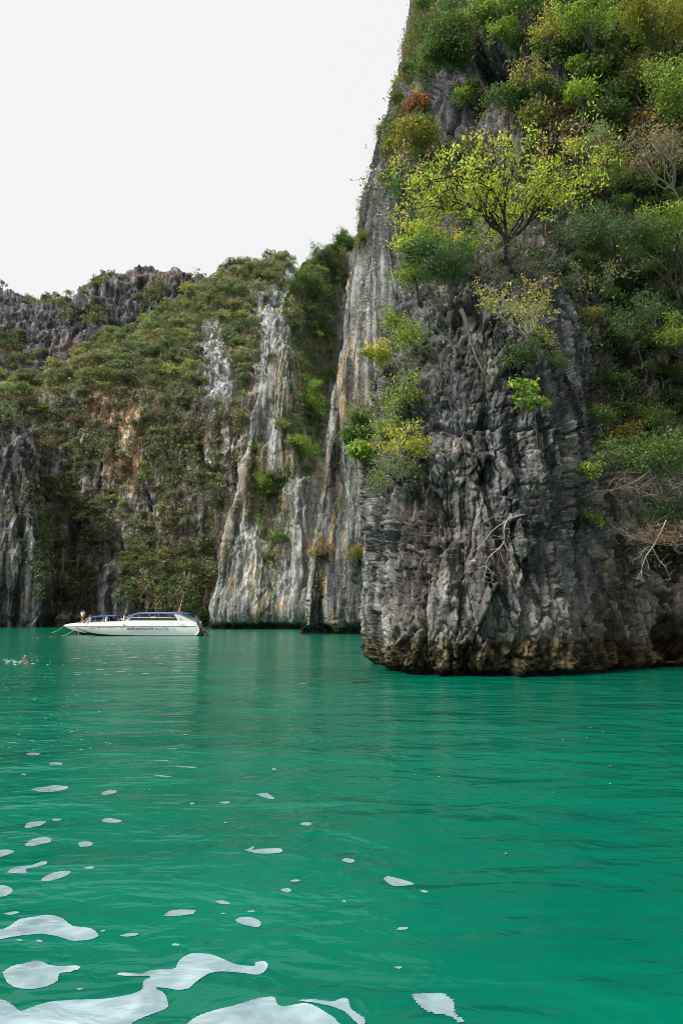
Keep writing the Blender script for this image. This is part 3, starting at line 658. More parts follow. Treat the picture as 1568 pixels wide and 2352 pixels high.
lg.add([(5.84, ypos(6), .86), (6.12, ypos(6), .86), (6.12, ypos(6), .90), (5.84, ypos(6), .90)], [(0,1,2,3)]); lg.build("round_logo", TEAL, boat)
bm = bpy.data.materials  # (materials only)
# second boat, moored behind: its bow shows left of the first
D2 = 84.5
boat2 = empty("speedboat", (P(147, 1440, D2)[0], D2, 0)); tag(boat2, "second white speedboat moored behind with low blue awning over its bow", "boat")
hull_parts(boat2)
mb = MB(); V = []; F = []; ax = np.linspace(3.3, 7.0, 7)
for i, x in enumerate(ax):
    for y in np.linspace(-1.2, 1.2, 5): V.append((x, y, float(np.interp(x, [3.3, 4.0, 7.0], [1.98, 2.14, 2.26])) + .10 * (1 - (y/1.2)**2) - (.05 if i % 2 else 0)))
F = [(i*5+j, i*5+j+1, i*5+j+6, i*5+j+5) for i in range(6) for j in range(4)]
mb.add(V, F); aw = mb.build("awning", NAVY, boat2, True); so = aw.modifiers.new("thick", 'SOLIDIFY'); so.thickness = .07
for x in (3.4, 5.2, 6.9):
    for s in (1, -1): MB().tube([(x, s * 1.15, 1.45), (x, s * 1.15, 2.1)], .02, 5).build("awning_pole", STEEL, boat2)

# ------------------------------------------------------------------ people
def skin_mesh(name, J, E, mat, sub=1):
    """J: {joint: ((x,y,z), radius)}; one continuous surface grown round the joints"""
    keys = list(J); me = bpy.data.meshes.new(name); me.from_pydata([J[k][0] for k in keys], [(keys.index(a), keys.index(b)) for a, b in E], [])
    o = bpy.data.objects.new("tmp_body", me); COL.objects.link(o)
    sk = o.modifiers.new("skin", 'SKIN'); sk.use_smooth_shade = True
    for i, k in enumerate(keys):
        r = J[k][1]; r = r if isinstance(r, tuple) else (r, r); me.skin_vertices[0].data[i].radius = r
        me.skin_vertices[0].data[i].use_root = (i == 0)
    ss = o.modifiers.new("sub", 'SUBSURF'); ss.levels = sub; ss.render_levels = sub
    bpy.context.view_layer.update()
    m2 = bpy.data.meshes.new_from_object(o.evaluated_get(bpy.context.evaluated_depsgraph_get())); bpy.data.objects.remove(o)
    m2.name = name; m2.materials.clear(); m2.materials.append(mat); return m2
BASE_E = [('pel', 'sp'), ('sp', 'ch'), ('ch', 'nk'), ('nk', 'hd'), ('hd', 'tp'), ('ch', 'sl'), ('sl', 'el'), ('el', 'wl'), ('wl', 'hl'), ('ch', 'sr'), ('sr', 'er'), ('er', 'wr'), ('wr', 'hr'),
          ('pel', 'kl'), ('kl', 'al'), ('al', 'fl'), ('pel', 'kr'), ('kr', 'ar'), ('ar', 'fr')]
RAD = dict(pel=.13, sp=.115, ch=.145, nk=.055, hd=.095, tp=.07, sl=.055, sr=.055, el=.042, er=.042, wl=.03, wr=.03, hl=.035, hr=.035, kl=.065, kr=.065, al=.04, ar=.04, fl=.035, fr=.035)
def person(loc, J, label, skin=SKIN, hair=HAIR, top=None, bottom=None, rz=0.0, hairlen=0.0):
    e = empty("person", loc, rz); tag(e, label, "person")
    obj("body", skin_mesh("body", {k: (v, RAD[k]) for k, v in J.items()}, [x for x in BASE_E if x[0] in J and x[1] in J], skin), e)
    h, t = Vector(J['hd']), Vector(J['tp']); d = (t - h)
    obj("hair", skin_mesh("hair", {'a': (tuple(h + d * .35 + Vector((0, .02, 0))), .105), 'b': (tuple(t + d * .08), .085)}, [('a', 'b')], hair), e)
    if top: obj("shirt", skin_mesh("shirt", {'b': (J['sp'], .14), 'a': (J['pel'], .15), 'c': (J['ch'], .17), 'd': (J['sl'], .075), 'e': (J['sr'], .075), 'f': (tuple(Vector(J['sl']).lerp(Vector(J['el']), .6)), .06), 'g': (tuple(Vector(J['sr']).lerp(Vector(J['er']), .6)), .06)},
                               [('a', 'b'), ('b', 'c'), ('c', 'd'), ('c', 'e'), ('d', 'f'), ('e', 'g')], top), e)
    if bottom: obj("shorts", skin_mesh("shorts", {'a': (J['pel'], .155), 'b': (tuple(Vector(J['pel']).lerp(Vector(J['kl']), .7)), .095), 'c': (tuple(Vector(J['pel']).lerp(Vector(J['kr']), .7)), .095)}, [('a', 'b'), ('a', 'c')], bottom), e)
    return e
STAND = dict(pel=(0, 0, .92), sp=(0, 0, 1.1), ch=(0, 0, 1.34), nk=(0, 0, 1.5), hd=(0, 0, 1.6), tp=(0, 0, 1.7), sl=(-.18, 0, 1.4), sr=(.18, 0, 1.4), el=(-.24, -.02, 1.12), er=(.24, -.02, 1.12), wl=(-.24, -.12, .88), wr=(.24, -.12, .88), hl=(-.24, -.15, .8), hr=(.24, -.15, .8),
             kl=(-.1, -.02, .48), kr=(.1, 0, .48), al=(-.1, .02, .08), ar=(.1, .02, .08), fl=(-.1, -.12, .03), fr=(.1, -.12, .03))
SIT = dict(pel=(0, 0, .12), sp=(.02, 0, .3), ch=(.05, 0, .54), nk=(.03, 0, .7), hd=(.0, 0, .8), tp=(-.01, 0, .91), sl=(.05, -.18, .6), sr=(.05, .18, .6), el=(.12, -.24, .34), er=(-.1, .24, .36), wl=(.25, -.2, .14), wr=(-.28, .18, .25), hl=(.32, -.2, .08), hr=(-.36, .16, .24),
           kl=(-.4, -.12, .3), kr=(-.42, .12, .34), al=(-.62, -.12, .06), ar=(-.66, .12, .06), fl=(-.74, -.12, .04), fr=(-.78, .12, .04))
BEND = dict(pel=(0, 0, .62), sp=(-.03, 0, .80), ch=(-.05, 0, 1.02), nk=(-.08, -.02, 1.17), hd=(-.12, -.06, 1.24), tp=(-.16, -.10, 1.33), sl=(-.05, -.18, 1.1), sr=(-.05, .18, 1.1), el=(.18, -.22, .86), er=(-.1, .24, .8), wl=(.36, -.16, .68), wr=(.1, .22, .6), hl=(.44, -.14, .62), hr=(.16, .2, .54),
            kl=(.34, -.1, .50), kr=(.30, .12, .44), al=(.42, -.1, .10), ar=(.36, .12, .06), fl=(.54, -.12, .04), fr=(.48, .12, .02))
CLIMB = dict(pel=(0, 0, .0), sp=(-.14, 0, .12), ch=(-.32, 0, .28), nk=(-.45, 0, .36), hd=(-.53, 0, .43), tp=(-.61, 0, .52), sl=(-.3, -.17, .34), sr=(-.3, .17, .34), el=(-.52, -.22, .30), er=(-.5, .22, .46), wl=(-.72, -.16, .46), wr=(-.72, .16, .62), hl=(-.79, -.15, .52), hr=(-.79, .15, .68),
             kl=(.32, -.1, -.18), kr=(.24, .12, -.30), al=(.62, -.1, -.40), ar=(.52, .12, -.58), fl=(.72, -.12, -.50), fr=(.62, .12, -.66))
def bp(x, y, z): return (bx0 + x, D1 + y, z)
person(bp(14.25, -.9, 1.0), BEND, "person in a bright blue shirt and dark red shorts crouching at the stern", SKIN, HAIR, BLUEP, REDP)
person(bp(15.15, -.9, .62), CLIMB, "person with reddish skin climbing the ladder at the stern of the speedboat", SKIN2, HAIR, None, REDP)
person(bp(1.95, -.75, 1.42), SIT, "person in a white shirt sitting on the foredeck of the speedboat", SKIN, HAIRB, WHITEP, WHITEP)
person(bp(1.15, .15, 1.36), {**SIT, 'ch': (.22, 0, .42), 'nk': (.3, 0, .54), 'hd': (.34, 0, .62), 'tp': (.38, 0, .72)}, "tanned person leaning back on the bow of the speedboat", SKIN, HAIRB, None, REDP)
person((P(190, 1440, D2)[0], D2 - .2, 1.30), {**STAND}, "person in a pale shirt standing on the bow of the second speedboat", SKIN, HAIR, WHITEP, REDP)
person(bp(3.5, .2, 1.5), SIT, "person with dark hair sitting under the left end of the blue awning", SKIN, HAIR, WHITEP, REDP)
person(bp(5.6, .1, 1.62), SIT, "person in white sitting in front of the cabin windscreen", SKIN, HAIR, WHITEP, WHITEP)
person(bp(6.25, -.2, 1.55), {**SIT}, "person in a yellow life vest beside the cabin windscreen", SKIN, HAIR, YELP, REDP, math.radians(60))
SWIM = dict(pel=(.05, .3, -.5), sp=(.02, .15, -.32), ch=(0, 0, -.12), nk=(0, 0, .02), hd=(0, 0, .13), tp=(0, 0, .23), sl=(-.18, 0, -.1), sr=(.18, 0, -.1), el=(-.34, -.12, -.16), er=(.34, -.1, -.16), wl=(-.45, -.3, -.14), wr=(.46, -.25, -.05), hl=(-.48, -.38, -.13), hr=(.5, -.33, .0),
            kl=(-.1, .7, -.7), kr=(.1, .7, -.75), al=(-.1, 1.1, -.8), ar=(.1, 1.1, -.85), fl=(-.1, 1.2, -.8), fr=(.1, 1.2, -.85))
def z1(X, Y): return (X / 2.45 / 1.0887, (1480 + Y / 2.45) / 1.0887)
SW = [((155, 412), "person swimming with short fair hair and face above water at the left", SKIN, HAIRB, .2), ((178, 434), "person with dark hair in a dark top swimming in front of the fair haired swimmer", SKIN2, HAIR, 1.8),
      ((232, 283), "dark haired person swimming alone left of the boats", SKIN, HAIR, .5), ((315, 278), "left person of the close pair swimming by the mooring rope", SKIN, HAIR, -.4), ((331, 279), "right person of the close pair swimming by the mooring rope", SKIN2, HAIR, .9),
      ((458, 268), "dark haired person swimming under the bow of the speedboat", SKIN2, HAIR, 1.4), ((1240, 260), "person swimming beside the boarding ladder at the stern", SKIN, HAIR, 2.2), ((1283, 254), "person in the water just right of the boarding ladder", SKIN2, HAIRB, .3),
      ((1317, 257), "person swimming alone right of the ladder, second from the boat", SKIN, HAIRB, -.7), ((1370, 257), "left one of the three swimming persons farthest right", SKIN, HAIRB, .8), ((1403, 251), "middle one of the three swimming persons farthest right", SKIN, HAIRB, .1), ((1430, 254), "right one of the three swimming persons farthest right", SKIN2, HAIRB, 2.6)]
for (X, Y), lab, sk_, hr_, rz in SW:
    g = PG(*z1(X, Y)); s = 1.0
    e = person((g[0], g[1], -.10), SWIM, lab, sk_, hr_, None, None, rz)
    e.scale = (1.05, 1.05, 1.05)
# mooring ropes
def rope(label, a, b, sag, r=.022):
    n = 14; pts = [(a[0]*(1-t)+b[0]*t, a[1]*(1-t)+b[1]*t, a[2]*(1-t)+b[2]*t - sag*math.sin(t*math.pi)) for t in np.linspace(0, 1, n)]
    o = MB().tube(pts, r, 5).build("mooring_rope", ROPE); tag(o, label, "rope")
ROPE = plain("yellow_rope", (.55, .52, .22), .8, var=.2)
g = PG(*z1(345, 270)); rope("yellow green mooring rope from the first speedboat's bow down to the water", (bx0 + .5, D1 - .1, 1.05), (g[0], g[1], -.1), .28, .03)
g = PG(*z1(303, 245)); rope("mooring rope from the second speedboat's bow down to the water", (P(148, 1440, D2)[0], D2, 1.05), (g[0], g[1], -.1), .25, .03)
mb = MB(); bx, by = bx0 + .95, D1 - 1.2
mb.tube([(bx, by, -.5), (bx, by, .75)], [.05, .035], 6); o = mb.build("orange_pole", plain("orange_paint", (.55, .2, .07), .6)); tag(o, "short orange pole standing in the water under the bow", "pole")

# ------------------------------------------------------------------ what the rock shows: visibility and anchors for plants
ALL = list(ROCKS.values())
zb = np.full((110, 75), 1e9)
def zidx(px, py): return np.clip(((py + 300) / 25).astype(int), 0, 109), np.clip(((px + 130) / 25).astype(int), 0, 74)
for r in ALL:
    k = (r['px'] > -130) & (r['px'] < 1740) & (r['py'] > -300) & (r['py'] < 1700)
    iy, ix = zidx(r['px'][k], r['py'][k]); D = r['Q'][k, 1]
    np.minimum.at(zb, (iy, ix), D)
for r in ALL:
    iy, ix = zidx(r['px'], r['py']); Q = r['Q']
    vis = (r['px'] > -110) & (r['px'] < 1690) & (r['py'] > -260) & (Q[:, 2] > 0.6)
    vis &= Q[:, 1] < zb[iy, ix] * 1.10 + 2.5
    to = np.array([0, 0, CAM_H]) - Q; to /= np.linalg.norm(to, axis=1, keepdims=True)
    vis &= (r['n2'] * to).sum(1) > -0.25
    r['vis'] = vis
AQ = np.concatenate([r['Q'][r['vis']] for r in ALL]); AN = np.concatenate([r['N'][r['vis']] for r in ALL])
APX = np.concatenate([r['px'][r['vis']] for r in ALL]); APY = np.concatenate([r['py'][r['vis']] for r in ALL])
def anchor(px, py, rad=7):
    for k in (1, 2, 4, 10):
        m = np.where((np.abs(APX - px) < rad * k) & (np.abs(APY - py) < rad * k))[0]
        if len(m): j = m[np.argmin(AQ[m, 1] + 0.02 * np.hypot(APX[m] - px, APY[m] - py))]; return AQ[j], AN[j]
    return np.array(P(px, py, 40.0)), np.array([0, -1.0, 0])

# ------------------------------------------------------------------ leaves
def leaf_quads(pos, size, rng, up=0.6, aspect=0.5, hang=0.0, outdir=None, face=None):
    """rhombic leaves, 4 vertices each, slightly folded"""
    n = len(pos); d = rng.normal(size=(n, 3)); d[:, 2] -= hang
    if outdir is not None: d += outdir * 1.2
    d /= np.linalg.norm(d, axis=1, keepdims=True) + 1e-9
    u = rng.normal(size=(n, 3)); u[:, 2] += up * 2
    if face is not None: u += face * 2.2
    u -= (u * d).sum(1, keepdims=True) * d; u /= np.linalg.norm(u, axis=1, keepdims=True) + 1e-9
    w = np.cross(d, u); s = np.asarray(size).reshape(-1, 1) * (0.65 + 0.7 * rng.random((n, 1)))
    fold = (rng.random((n, 1)) * 0.25) * s
    V = np.stack([pos - d * s * .5, pos + w * s * aspect * .5 + u * fold, pos + d * s * .5, pos - w * s * aspect * .5 + u * fold], 1).reshape(-1, 3)
    return V, np.arange(4 * n).reshape(n, 4)

PAL = {
 'dark': (0.065, 0.115, 0.029), 'mid': (0.124, 0.213, 0.044), 'olive': (0.260, 0.287, 0.066), 'lime': (0.307, 0.425, 0.066), 'yellow': (.46, .48, .06),
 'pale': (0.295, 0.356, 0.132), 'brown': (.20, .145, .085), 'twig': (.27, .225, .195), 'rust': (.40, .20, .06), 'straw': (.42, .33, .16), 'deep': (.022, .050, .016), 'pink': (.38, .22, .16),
}
def undergrowth(name, r, count, dens, palette, leaf, clump_r, per, seed, label, lift=0.4, dry=0.0):
    rng = np.random.default_rng(seed); Q, N = r['Q'], r['N']
    dn = np.clip(dens(Q, r['n2'], r['px'], r['py']), 0, 1) * r['vis'] * r['area']
    # even coverage on screen rather than in metres
    dn = dn / np.maximum(Q[:, 1], 10) ** 0.0
    pr = dn / dn.sum(); idx = rng.choice(len(Q), count, p=pr)
    C = Q[idx] + N[idx] * (rng.random((count, 1)) * lift) + rng.normal(size=(count, 3)) * 0.3 * clump_r
    pos = np.repeat(C, per, 0) + rng.normal(size=(count * per, 3)) * clump_r * np.array([1, 1, .6])
    W = palette(Q[idx], r['px'][idx], r['py'][idx])           # list of (colour name, weight array)
    names = [w[0] for w in W]; M = np.stack([np.broadcast_to(w[1], (count,)) for w in W], 1).astype(float); M = np.maximum(M, 0) + 1e-6; M /= M.sum(1, keepdims=True)
    # neighbouring clumps tend to share a plant
    u = np.clip(0.5 + 0.9 * fbm(Q[idx] / (clump_r * 7), 2, seed) + rng.normal(size=count) * 0.16, 0, .9999)
    ch = (np.cumsum(M, 1) < u[:, None]).sum(1).clip(0, len(names) - 1)
    base = np.array([PAL[k] for k in names])[ch]; base = base * (1 - dry) + np.array([.31, .30, .20]) * dry; tw = np.array([k in ('twig', 'brown') for k in names])[ch]
    col = np.repeat(base, per, 0) * (0.6 + 0.8 * rng.random((count * per, 1))) * (1 + 0.12 * rng.normal(size=(count * per, 3)))
    twr = np.repeat(tw, per) & (rng.random(count * per) < 0.75)
    V, F = leaf_quads(pos, np.where(twr, leaf * 2.6, leaf), rng, up=0.5, aspect=0.55, hang=0.3)
    # dry plants are twigs: narrow blades
    Vr = V.reshape(-1, 4, 3); mid = (Vr[:, 0] + Vr[:, 2]) / 2
    for k in (1, 3): Vr[twr, k] = mid[twr] + (Vr[twr, k] - mid[twr]) * 0.12
    me = mesh_np(name, Vr.reshape(-1, 3), F, UNDER, col=np.repeat(np.clip(col, .005, .7), 4, 0))
    o = obj(name, me); o['kind'] = 'stuff'; o['label'] = label
    return o

# hill
def dens_hill(Q, n, px, py):
    lip = np.interp(px, E_px, E_lip); up = smooth(lip + 15, lip - 15, py)
    cr = np.maximum.reduce([.95 * ell(px, py, 500, 870, 42, 85), .8 * ell(px, py, 625, 705, 60, 45), .8 * ell(px, py, 480, 790, 35, 55), .7 * ell(px, py, 620, 605, 55, 14)])
    nz = fbm(Q * 0.16, 4, 5); wallv = smooth(-0.26, 0.16, nz + 0.05) * 0.95
    org = np.maximum(ell(px, py, 295, 1005, 30, 85, .5), .9 * ell(px, py, 235, 935, 34, 42, .5)); wallv = wallv * (1 - .85 * org)
    wallv *= 1 - ell(px, py, 262, 1275, 18, 45)
    wallv *= smooth(3.0, 6.0, Q[:, 2])
    return np.where(up > .5, 0.85 * (1 - cr) + 0.02, wallv * (1 - cr))
def pal_hill(Q, px, py):
    lip = np.interp(px, E_px, E_lip); up = smooth(lip + 40, lip - 20, py); left = ell(px, py, 150, 890, 170, 50, .7)
    return [('dark', .22 + .25 * up), ('mid', .30 + .1 * up), ('olive', .22 + .06 * up), ('pale', .10 + .2 * left), ('straw', .03 + .5 * left + .25 * ell(px, py, 350, 950, 40, 30)), ('twig', .34 * (1 - up)), ('brown', .13 * (1 - up) + .03), ('lime', .07), ('rust', .008)]
undergrowth("undergrowth", ROCKS["hill11"], 26000, dens_hill, pal_hill, 0.58, 0.6, 7, 101, "olive and brown scrub covering the wall and slope of the big hill", 0.7, 0.36)
# distant ridge
undergrowth("undergrowth", ROCKS["distant_ridge5"], 2600, lambda Q, n, px, py: smooth(-.05, .3, fbm(Q * .08, 3, 7) + .22 * smooth(740, 840, py) - .05) * .9, lambda Q, px, py: [('dark', .3), ('mid', .4), ('olive', .25), ('brown', .15)], 0.95, 0.9, 8, 102, "thin dark green scrub on the distant grey ridge", 0.8, 0.28)
# left cliff
undergrowth("undergrowth", ROCKS["cliff23"], 2600, lambda Q, n, px, py: np.clip(smooth(-.05, .3, fbm(Q * .2, 3, 8)) * .22 + smooth(1000, 940, py) * .9 + .5 * ell(px, py, 92, 1290, 16, 120, .5) - smooth(8, 4, Q[:, 2]), 0, 1), lambda Q, px, py: [('dark', .3), ('mid', .45), ('olive', .3), ('twig', .2), ('brown', .1)], 0.5, 0.5, 8, 103, "green and grey scrub clinging to the dark streaked left cliff", 0.5, 0.2)
undergrowth("undergrowth", ROCKS["cliff29"], 2600, lambda Q, n, px, py: smooth(-.35, .1, fbm(Q * .25, 3, 9)) * smooth(1432, 1395, py) * smooth(262, 285, px), lambda Q, px, py: [('dark', .3), ('mid', .5), ('olive', .3), ('brown', .3)], 0.5, 0.45, 8, 104, "low scrub on top of the pale buttress behind the boat", 0.5, 0.2)
# pillar
def dens_pillar(Q, n, px, py):
    g = smooth(-40, 25, px - np.interp(py, [560, 700, 860, 1000, 1090], [650, 672, 672, 668, 660])) * smooth(1110, 1070, py)
    return np.clip(g * (0.62 + .5 * fbm(Q * .3, 3, 3)) + smooth(670, 630, py) + .75 * ell(px, py, 600, 1130, 26, 85, .5) + .5 * ell(px, py, 628, 1270, 20, 80, .5) + .45 * ell(px, py, 655, 1180, 18, 90, .6)
                   + .16 * smooth(.1, .35, fbm(Q * .5, 3, 6)) * smooth(1250, 1050, py) + .01, 0, 1)
undergrowth("undergrowth", ROCKS["cliff37"], 11000, dens_pillar, lambda Q, px, py: [('dark', .24), ('mid', .34), ('lime', .10 + .2 * ell(px, py, 600, 1120, 30, 90)), ('olive', .22), ('twig', .22), ('brown', .26 * smooth(620, 700, py)), ('straw', .04)], 0.36, 0.36, 8, 105, "green creepers and dry brush in the gully of the pale pillar", 0.5)
# great cliff
def dens_wall(Q, n, px, py):
    e = lambda *a: ell(px, py, *a)
    right = smooth(940, 1010, px) * smooth(640, 560, py)
    nz = fbm(Q * .35, 4, 12)
    rockup = np.maximum.reduce([e(1040, 230, 70, 90), e(1130, 150, 95, 70), e(1130, 290, 90, 50), e(880, 480, 40, 110)])
    v = right * smooth(-.25, .2, nz) * .85 + .25 * smooth(0.1, .4, nz) + .9 * e(1000, 110, 65, 100, .4) + .6 * e(960, 320, 60, 45, .4) + .4 * e(900, 250, 60, 200)* smooth(.0, .3, nz)
    v = v * (1 - .96 * rockup) + .5 * smooth(1290, 1400, px)
    v += .6 * e(815, 970, 22, 45, .5) + .5 * e(735, 1270, 18, 50, .5) + .5 * e(815, 1280, 24, 40, .5) + .15 * smooth(.15, .4, nz)
    return v
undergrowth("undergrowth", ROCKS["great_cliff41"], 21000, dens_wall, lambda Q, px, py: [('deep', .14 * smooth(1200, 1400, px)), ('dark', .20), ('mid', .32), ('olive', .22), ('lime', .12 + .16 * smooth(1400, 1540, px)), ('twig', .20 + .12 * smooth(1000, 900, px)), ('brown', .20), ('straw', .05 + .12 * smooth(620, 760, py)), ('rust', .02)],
            0.21, 0.26, 8, 106, "mixed green leaves and grey twigs over the upper great cliff", 0.45)
def dens_head(Q, n, px, py):
    e = lambda *a: ell(px, py, *a); nz = fbm(Q * .6, 4, 14)
    edge = np.interp(py, [640, 850, 1000, 1150, 1300, 1500], [1290, 1325, 1345, 1370, 1440, 1560])
    v = smooth(-10, 40, px - edge) * (.5 + .6 * nz) + smooth(700, 620, py) * (.5 + .7 * nz) + .55 * e(925, 900, 65, 130, .5) * smooth(-.3, .2, nz) + .5 * e(930, 1060, 55, 70, .5) * smooth(-.2, .2, nz)
    v += .35 * e(1000, 780, 90, 70, .5) * smooth(-.1, .3, nz) + .25 * e(1180, 830, 80, 60, .5) * smooth(0, .3, nz)
    return np.clip(v, 0, 1) * smooth(3.0, 5.5, Q[:, 2])
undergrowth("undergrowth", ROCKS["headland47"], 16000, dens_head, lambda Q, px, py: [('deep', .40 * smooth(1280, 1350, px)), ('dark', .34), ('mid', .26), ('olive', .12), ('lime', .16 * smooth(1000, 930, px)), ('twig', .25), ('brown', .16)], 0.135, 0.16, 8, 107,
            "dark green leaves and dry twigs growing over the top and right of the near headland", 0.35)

# ------------------------------------------------------------------ tree makers
def curve(a, b, rng, bend=0.15, n=5, sag=0.0):
    a, b = np.array(a, float), np.array(b, float); L = np.linalg.norm(b - a); o = rng.normal(size=3) * bend * L; o2 = rng.normal(size=3) * bend * L * .5
    t = np.linspace(0, 1, n)[:, None]
    return a * (1 - t) + b * t + o * (np.sin(t * math.pi)) + o2 * np.sin(t * 2 * math.pi) - np.array([0, 0, sag * L]) * t * t
def grow(rng, base, centre, rad, limbs=6, subs=4, twigs=3, r0=0.14, flat=1.0, sides=6, bend=.12, droop=0.0, forkat=0.45):
    """tapered trunk, limbs, sub-limbs and twigs; returns MB and twig tips"""
    mb = MB(); tips = []; base, centre, rad = map(lambda v: np.array(v, float), (base, centre, rad))
    fork = base + (centre - base) * forkat + rng.normal(size=3) * 0.04 * np.linalg.norm(centre - base); fork[2] = min(fork[2], centre[2] - .25 * rad[2]) if rad[2] > 0 else fork[2]
    tr = curve(base, fork, rng, bend * .7, 6); mb.tube(tr, list(np.linspace(r0, r0 * .72, 6)), sides)
    for i in range(limbs):
        a = 2 * math.pi * (i + rng.random() * .7) / limbs; el = rng.uniform(-.15, 1.0) * flat
        d = np.array([math.cos(a) * math.cos(el), math.sin(a) * math.cos(el), math.sin(el)])
        e = centre + d * rad * rng.uniform(.3, .95); st = tr[-1] if rng.random() < .6 else tr[-2]
        lp = curve(st, e, rng, bend, 6, droop * .3); mb.tube(lp, list(np.linspace(r0 * .5, r0 * .2, 6)), max(4, sides - 1))
        for j in range(subs):
            s0 = lp[rng.integers(2, 6)]; v = rng.normal(size=3); v /= np.linalg.norm(v); v = v * .8 + d * .5; v[2] += .2
            e2 = e + v * rad * rng.uniform(.25, .5)
            q = (e2 - centre) / rad; ql = np.linalg.norm(q)
            if ql > 1.25: e2 = centre + (e2 - centre) * 1.25 / ql
            spth = curve(s0, e2, rng, bend, 4, droop * .5); mb.tube(spth, list(np.linspace(r0 * .2, r0 * .09, 4)), 4, cap=False)
            tips.append(spth[-1])
            for k in range(twigs):
                s1 = spth[rng.integers(1, 4)]; v2 = rng.normal(size=3); v2 /= np.linalg.norm(v2); v2 += v * .7
                e3 = s1 + v2 * rad.mean() * rng.uniform(.14, .3); e3[2] -= droop * rad.mean() * .2
                tp = curve(s1, e3, rng, bend * 1.3, 3); mb.tube(tp, [r0 * .08, r0 * .06, r0 * .035], 3, cap=False); tips.append(tp[-1]); tips.append(tp[1])
    return mb, np.array(tips), fork
def crown_mesh(rng, pts, per, spread, size, hang=0.2, up=0.6, aspect=.5, flat=.7, centre=None, vary=.35, nrm=None):
    off = rng.normal(size=(len(pts) * per, 3)) * spread * np.array([1, 1, flat]); pos = np.repeat(pts, per, 0) + off
    if nrm is not None: face = np.repeat(nrm, per, 0)
    else:
        c = pts.mean(0); o = pos - c; o /= np.linalg.norm(o, axis=1, keepdims=True) + 1e-9
        f = off / (np.linalg.norm(off, axis=1, keepdims=True) + 1e-9); face = f * .6 + o * .5
    V, F = leaf_quads(pos, size, rng, up, aspect, hang, None, face)
    tone = np.repeat(1 + vary * rng.normal(size=len(pts)) * .6, per) * (1 + vary * (rng.random(len(pos)) - .5) * 1.6)
    return mesh_np("crown", V, F, LEAF, attr=np.repeat(np.clip(tone, .35, 1.9), 4))
def lobes(rng, R, H, n):
    """points and outward directions on the lumpy shell of a crown"""
    pts = []; nr = []
    for i in range(n):
        a = rng.random() * 2 * math.pi; rr = math.sqrt(rng.random()) * .95; c = np.array([math.cos(a) * rr * R, math.sin(a) * rr * R, H * (.5 + .5 * (1 - rr * rr)) + rng.normal() * .1 * H]); r = R * rng.uniform(.2, .52)
        for k in range(26):
            v = rng.normal(size=3); v /= np.linalg.norm(v); v[2] = v[2] * .8 + .25; pts.append(c + v * r * np.array([1, 1, .75]) * rng.uniform(.8, 1.15)); nr.append(v)
    return np.array(pts), np.array(nr)
def thing(name, loc, label, cat, group=None):
    e = empty(name, loc); return tag(e, label, cat, group)
def copy_thing(root, loc, rz, scl, colour, label, group):
    r = root.copy(); COL.objects.link(r); r.location = loc; r.rotation_euler = (0, 0, rz); r.scale = scl; r['label'] = label; r['group'] = group
    for ch in root.children:
        c = ch.copy(); COL.objects.link(c); c.parent = r
        if ch.name.startswith('crown'): c.color = (*colour, 1)
    return r
def proto(name, seed, R, H, nl, leaf, per, spread, bark=BARK, r0=.12):
    rng = np.random.default_rng(seed); e = empty(name); e['category'] = 'tree' if 'tree' in name else 'bush'
    pts, nr = lobes(rng, R, H, nl)
    cm = crown_mesh(rng, pts, per, spread, leaf, nrm=nr, vary=.28); c = obj("crown", cm, e)
    mb = MB(); tr = curve((0, 0, -.8), (0, 0, H * .5), rng, .08, 5); mb.tube(tr, list(np.linspace(r0, r0 * .6, 5)), 5)
    for k in range(5):
        mb.tube(curve(tr[-2], pts[rng.integers(len(pts))] * .85, rng, .12, 4), [r0 * .5, r0 * .35, r0 * .25, r0 * .12], 4)
    mb.build("trunk", bark, e)
    return e
COLN = {'dark': 'dark green', 'mid': 'green', 'olive': 'olive green', 'lime': 'bright lime green', 'pale': 'pale greyish green', 'rust': 'rust brown', 'straw': 'straw coloured', 'yellow': 'yellow green', 'deep': 'very dark green', 'brown': 'dry brown'}
def scatter(protos, r, n, dens, pal, spacing, size, seed, fmt, where, groupname, sink=0.2, lean=0.35, nm=None, dry=0.0):
    rng = np.random.default_rng(seed); Q, N = r['Q'], r['N']
    dn = np.clip(dens(Q, r['n2'], r['px'], r['py']), 0, 1) * r['vis'] * r['area']; idx = rng.choice(len(Q), n * 12, p=dn / dn.sum())
    kept = []
    for j in idx:
        p = Q[j]
        if any((p[0]-k[0])**2 + (p[1]-k[1])**2 + (p[2]-k[2])**2 < spacing**2 for k in kept): continue
        kept.append(p); s = rng.uniform(*size); W = pal(Q[j:j+1], r['px'][j:j+1], r['py'][j:j+1]); w = np.array([float(np.ravel(x[1])[0]) for x in W]); w /= w.sum()
        cn = W[rng.choice(len(W), p=w)][0]; pr = protos[len(kept) % len(protos)]
        c = np.array(PAL[cn]) * rng.uniform(.8, 1.25) * (1 + .08 * rng.normal(size=3))
        c = c * (1 - dry) + np.array([.31, .30, .20]) * dry
        pos = p + N[j] * lean * s - np.array([0, 0, sink])
        t = copy_thing(pr, tuple(pos), rng.random() * 6.28, (s * rng.uniform(.85, 1.2), s * rng.uniform(.85, 1.2), s * rng.uniform(.75, 1.1)), np.clip(c, .01, .7),
                       fmt % COLN[cn] + where(r['px'][j], r['py'][j]), groupname % COLN[cn])
        t['category'] = pr['category']
        if nm: t.name = nm
        if len(kept) >= n: break
def band(v, cuts, names):
    return names[int(np.searchsorted(cuts, v))]
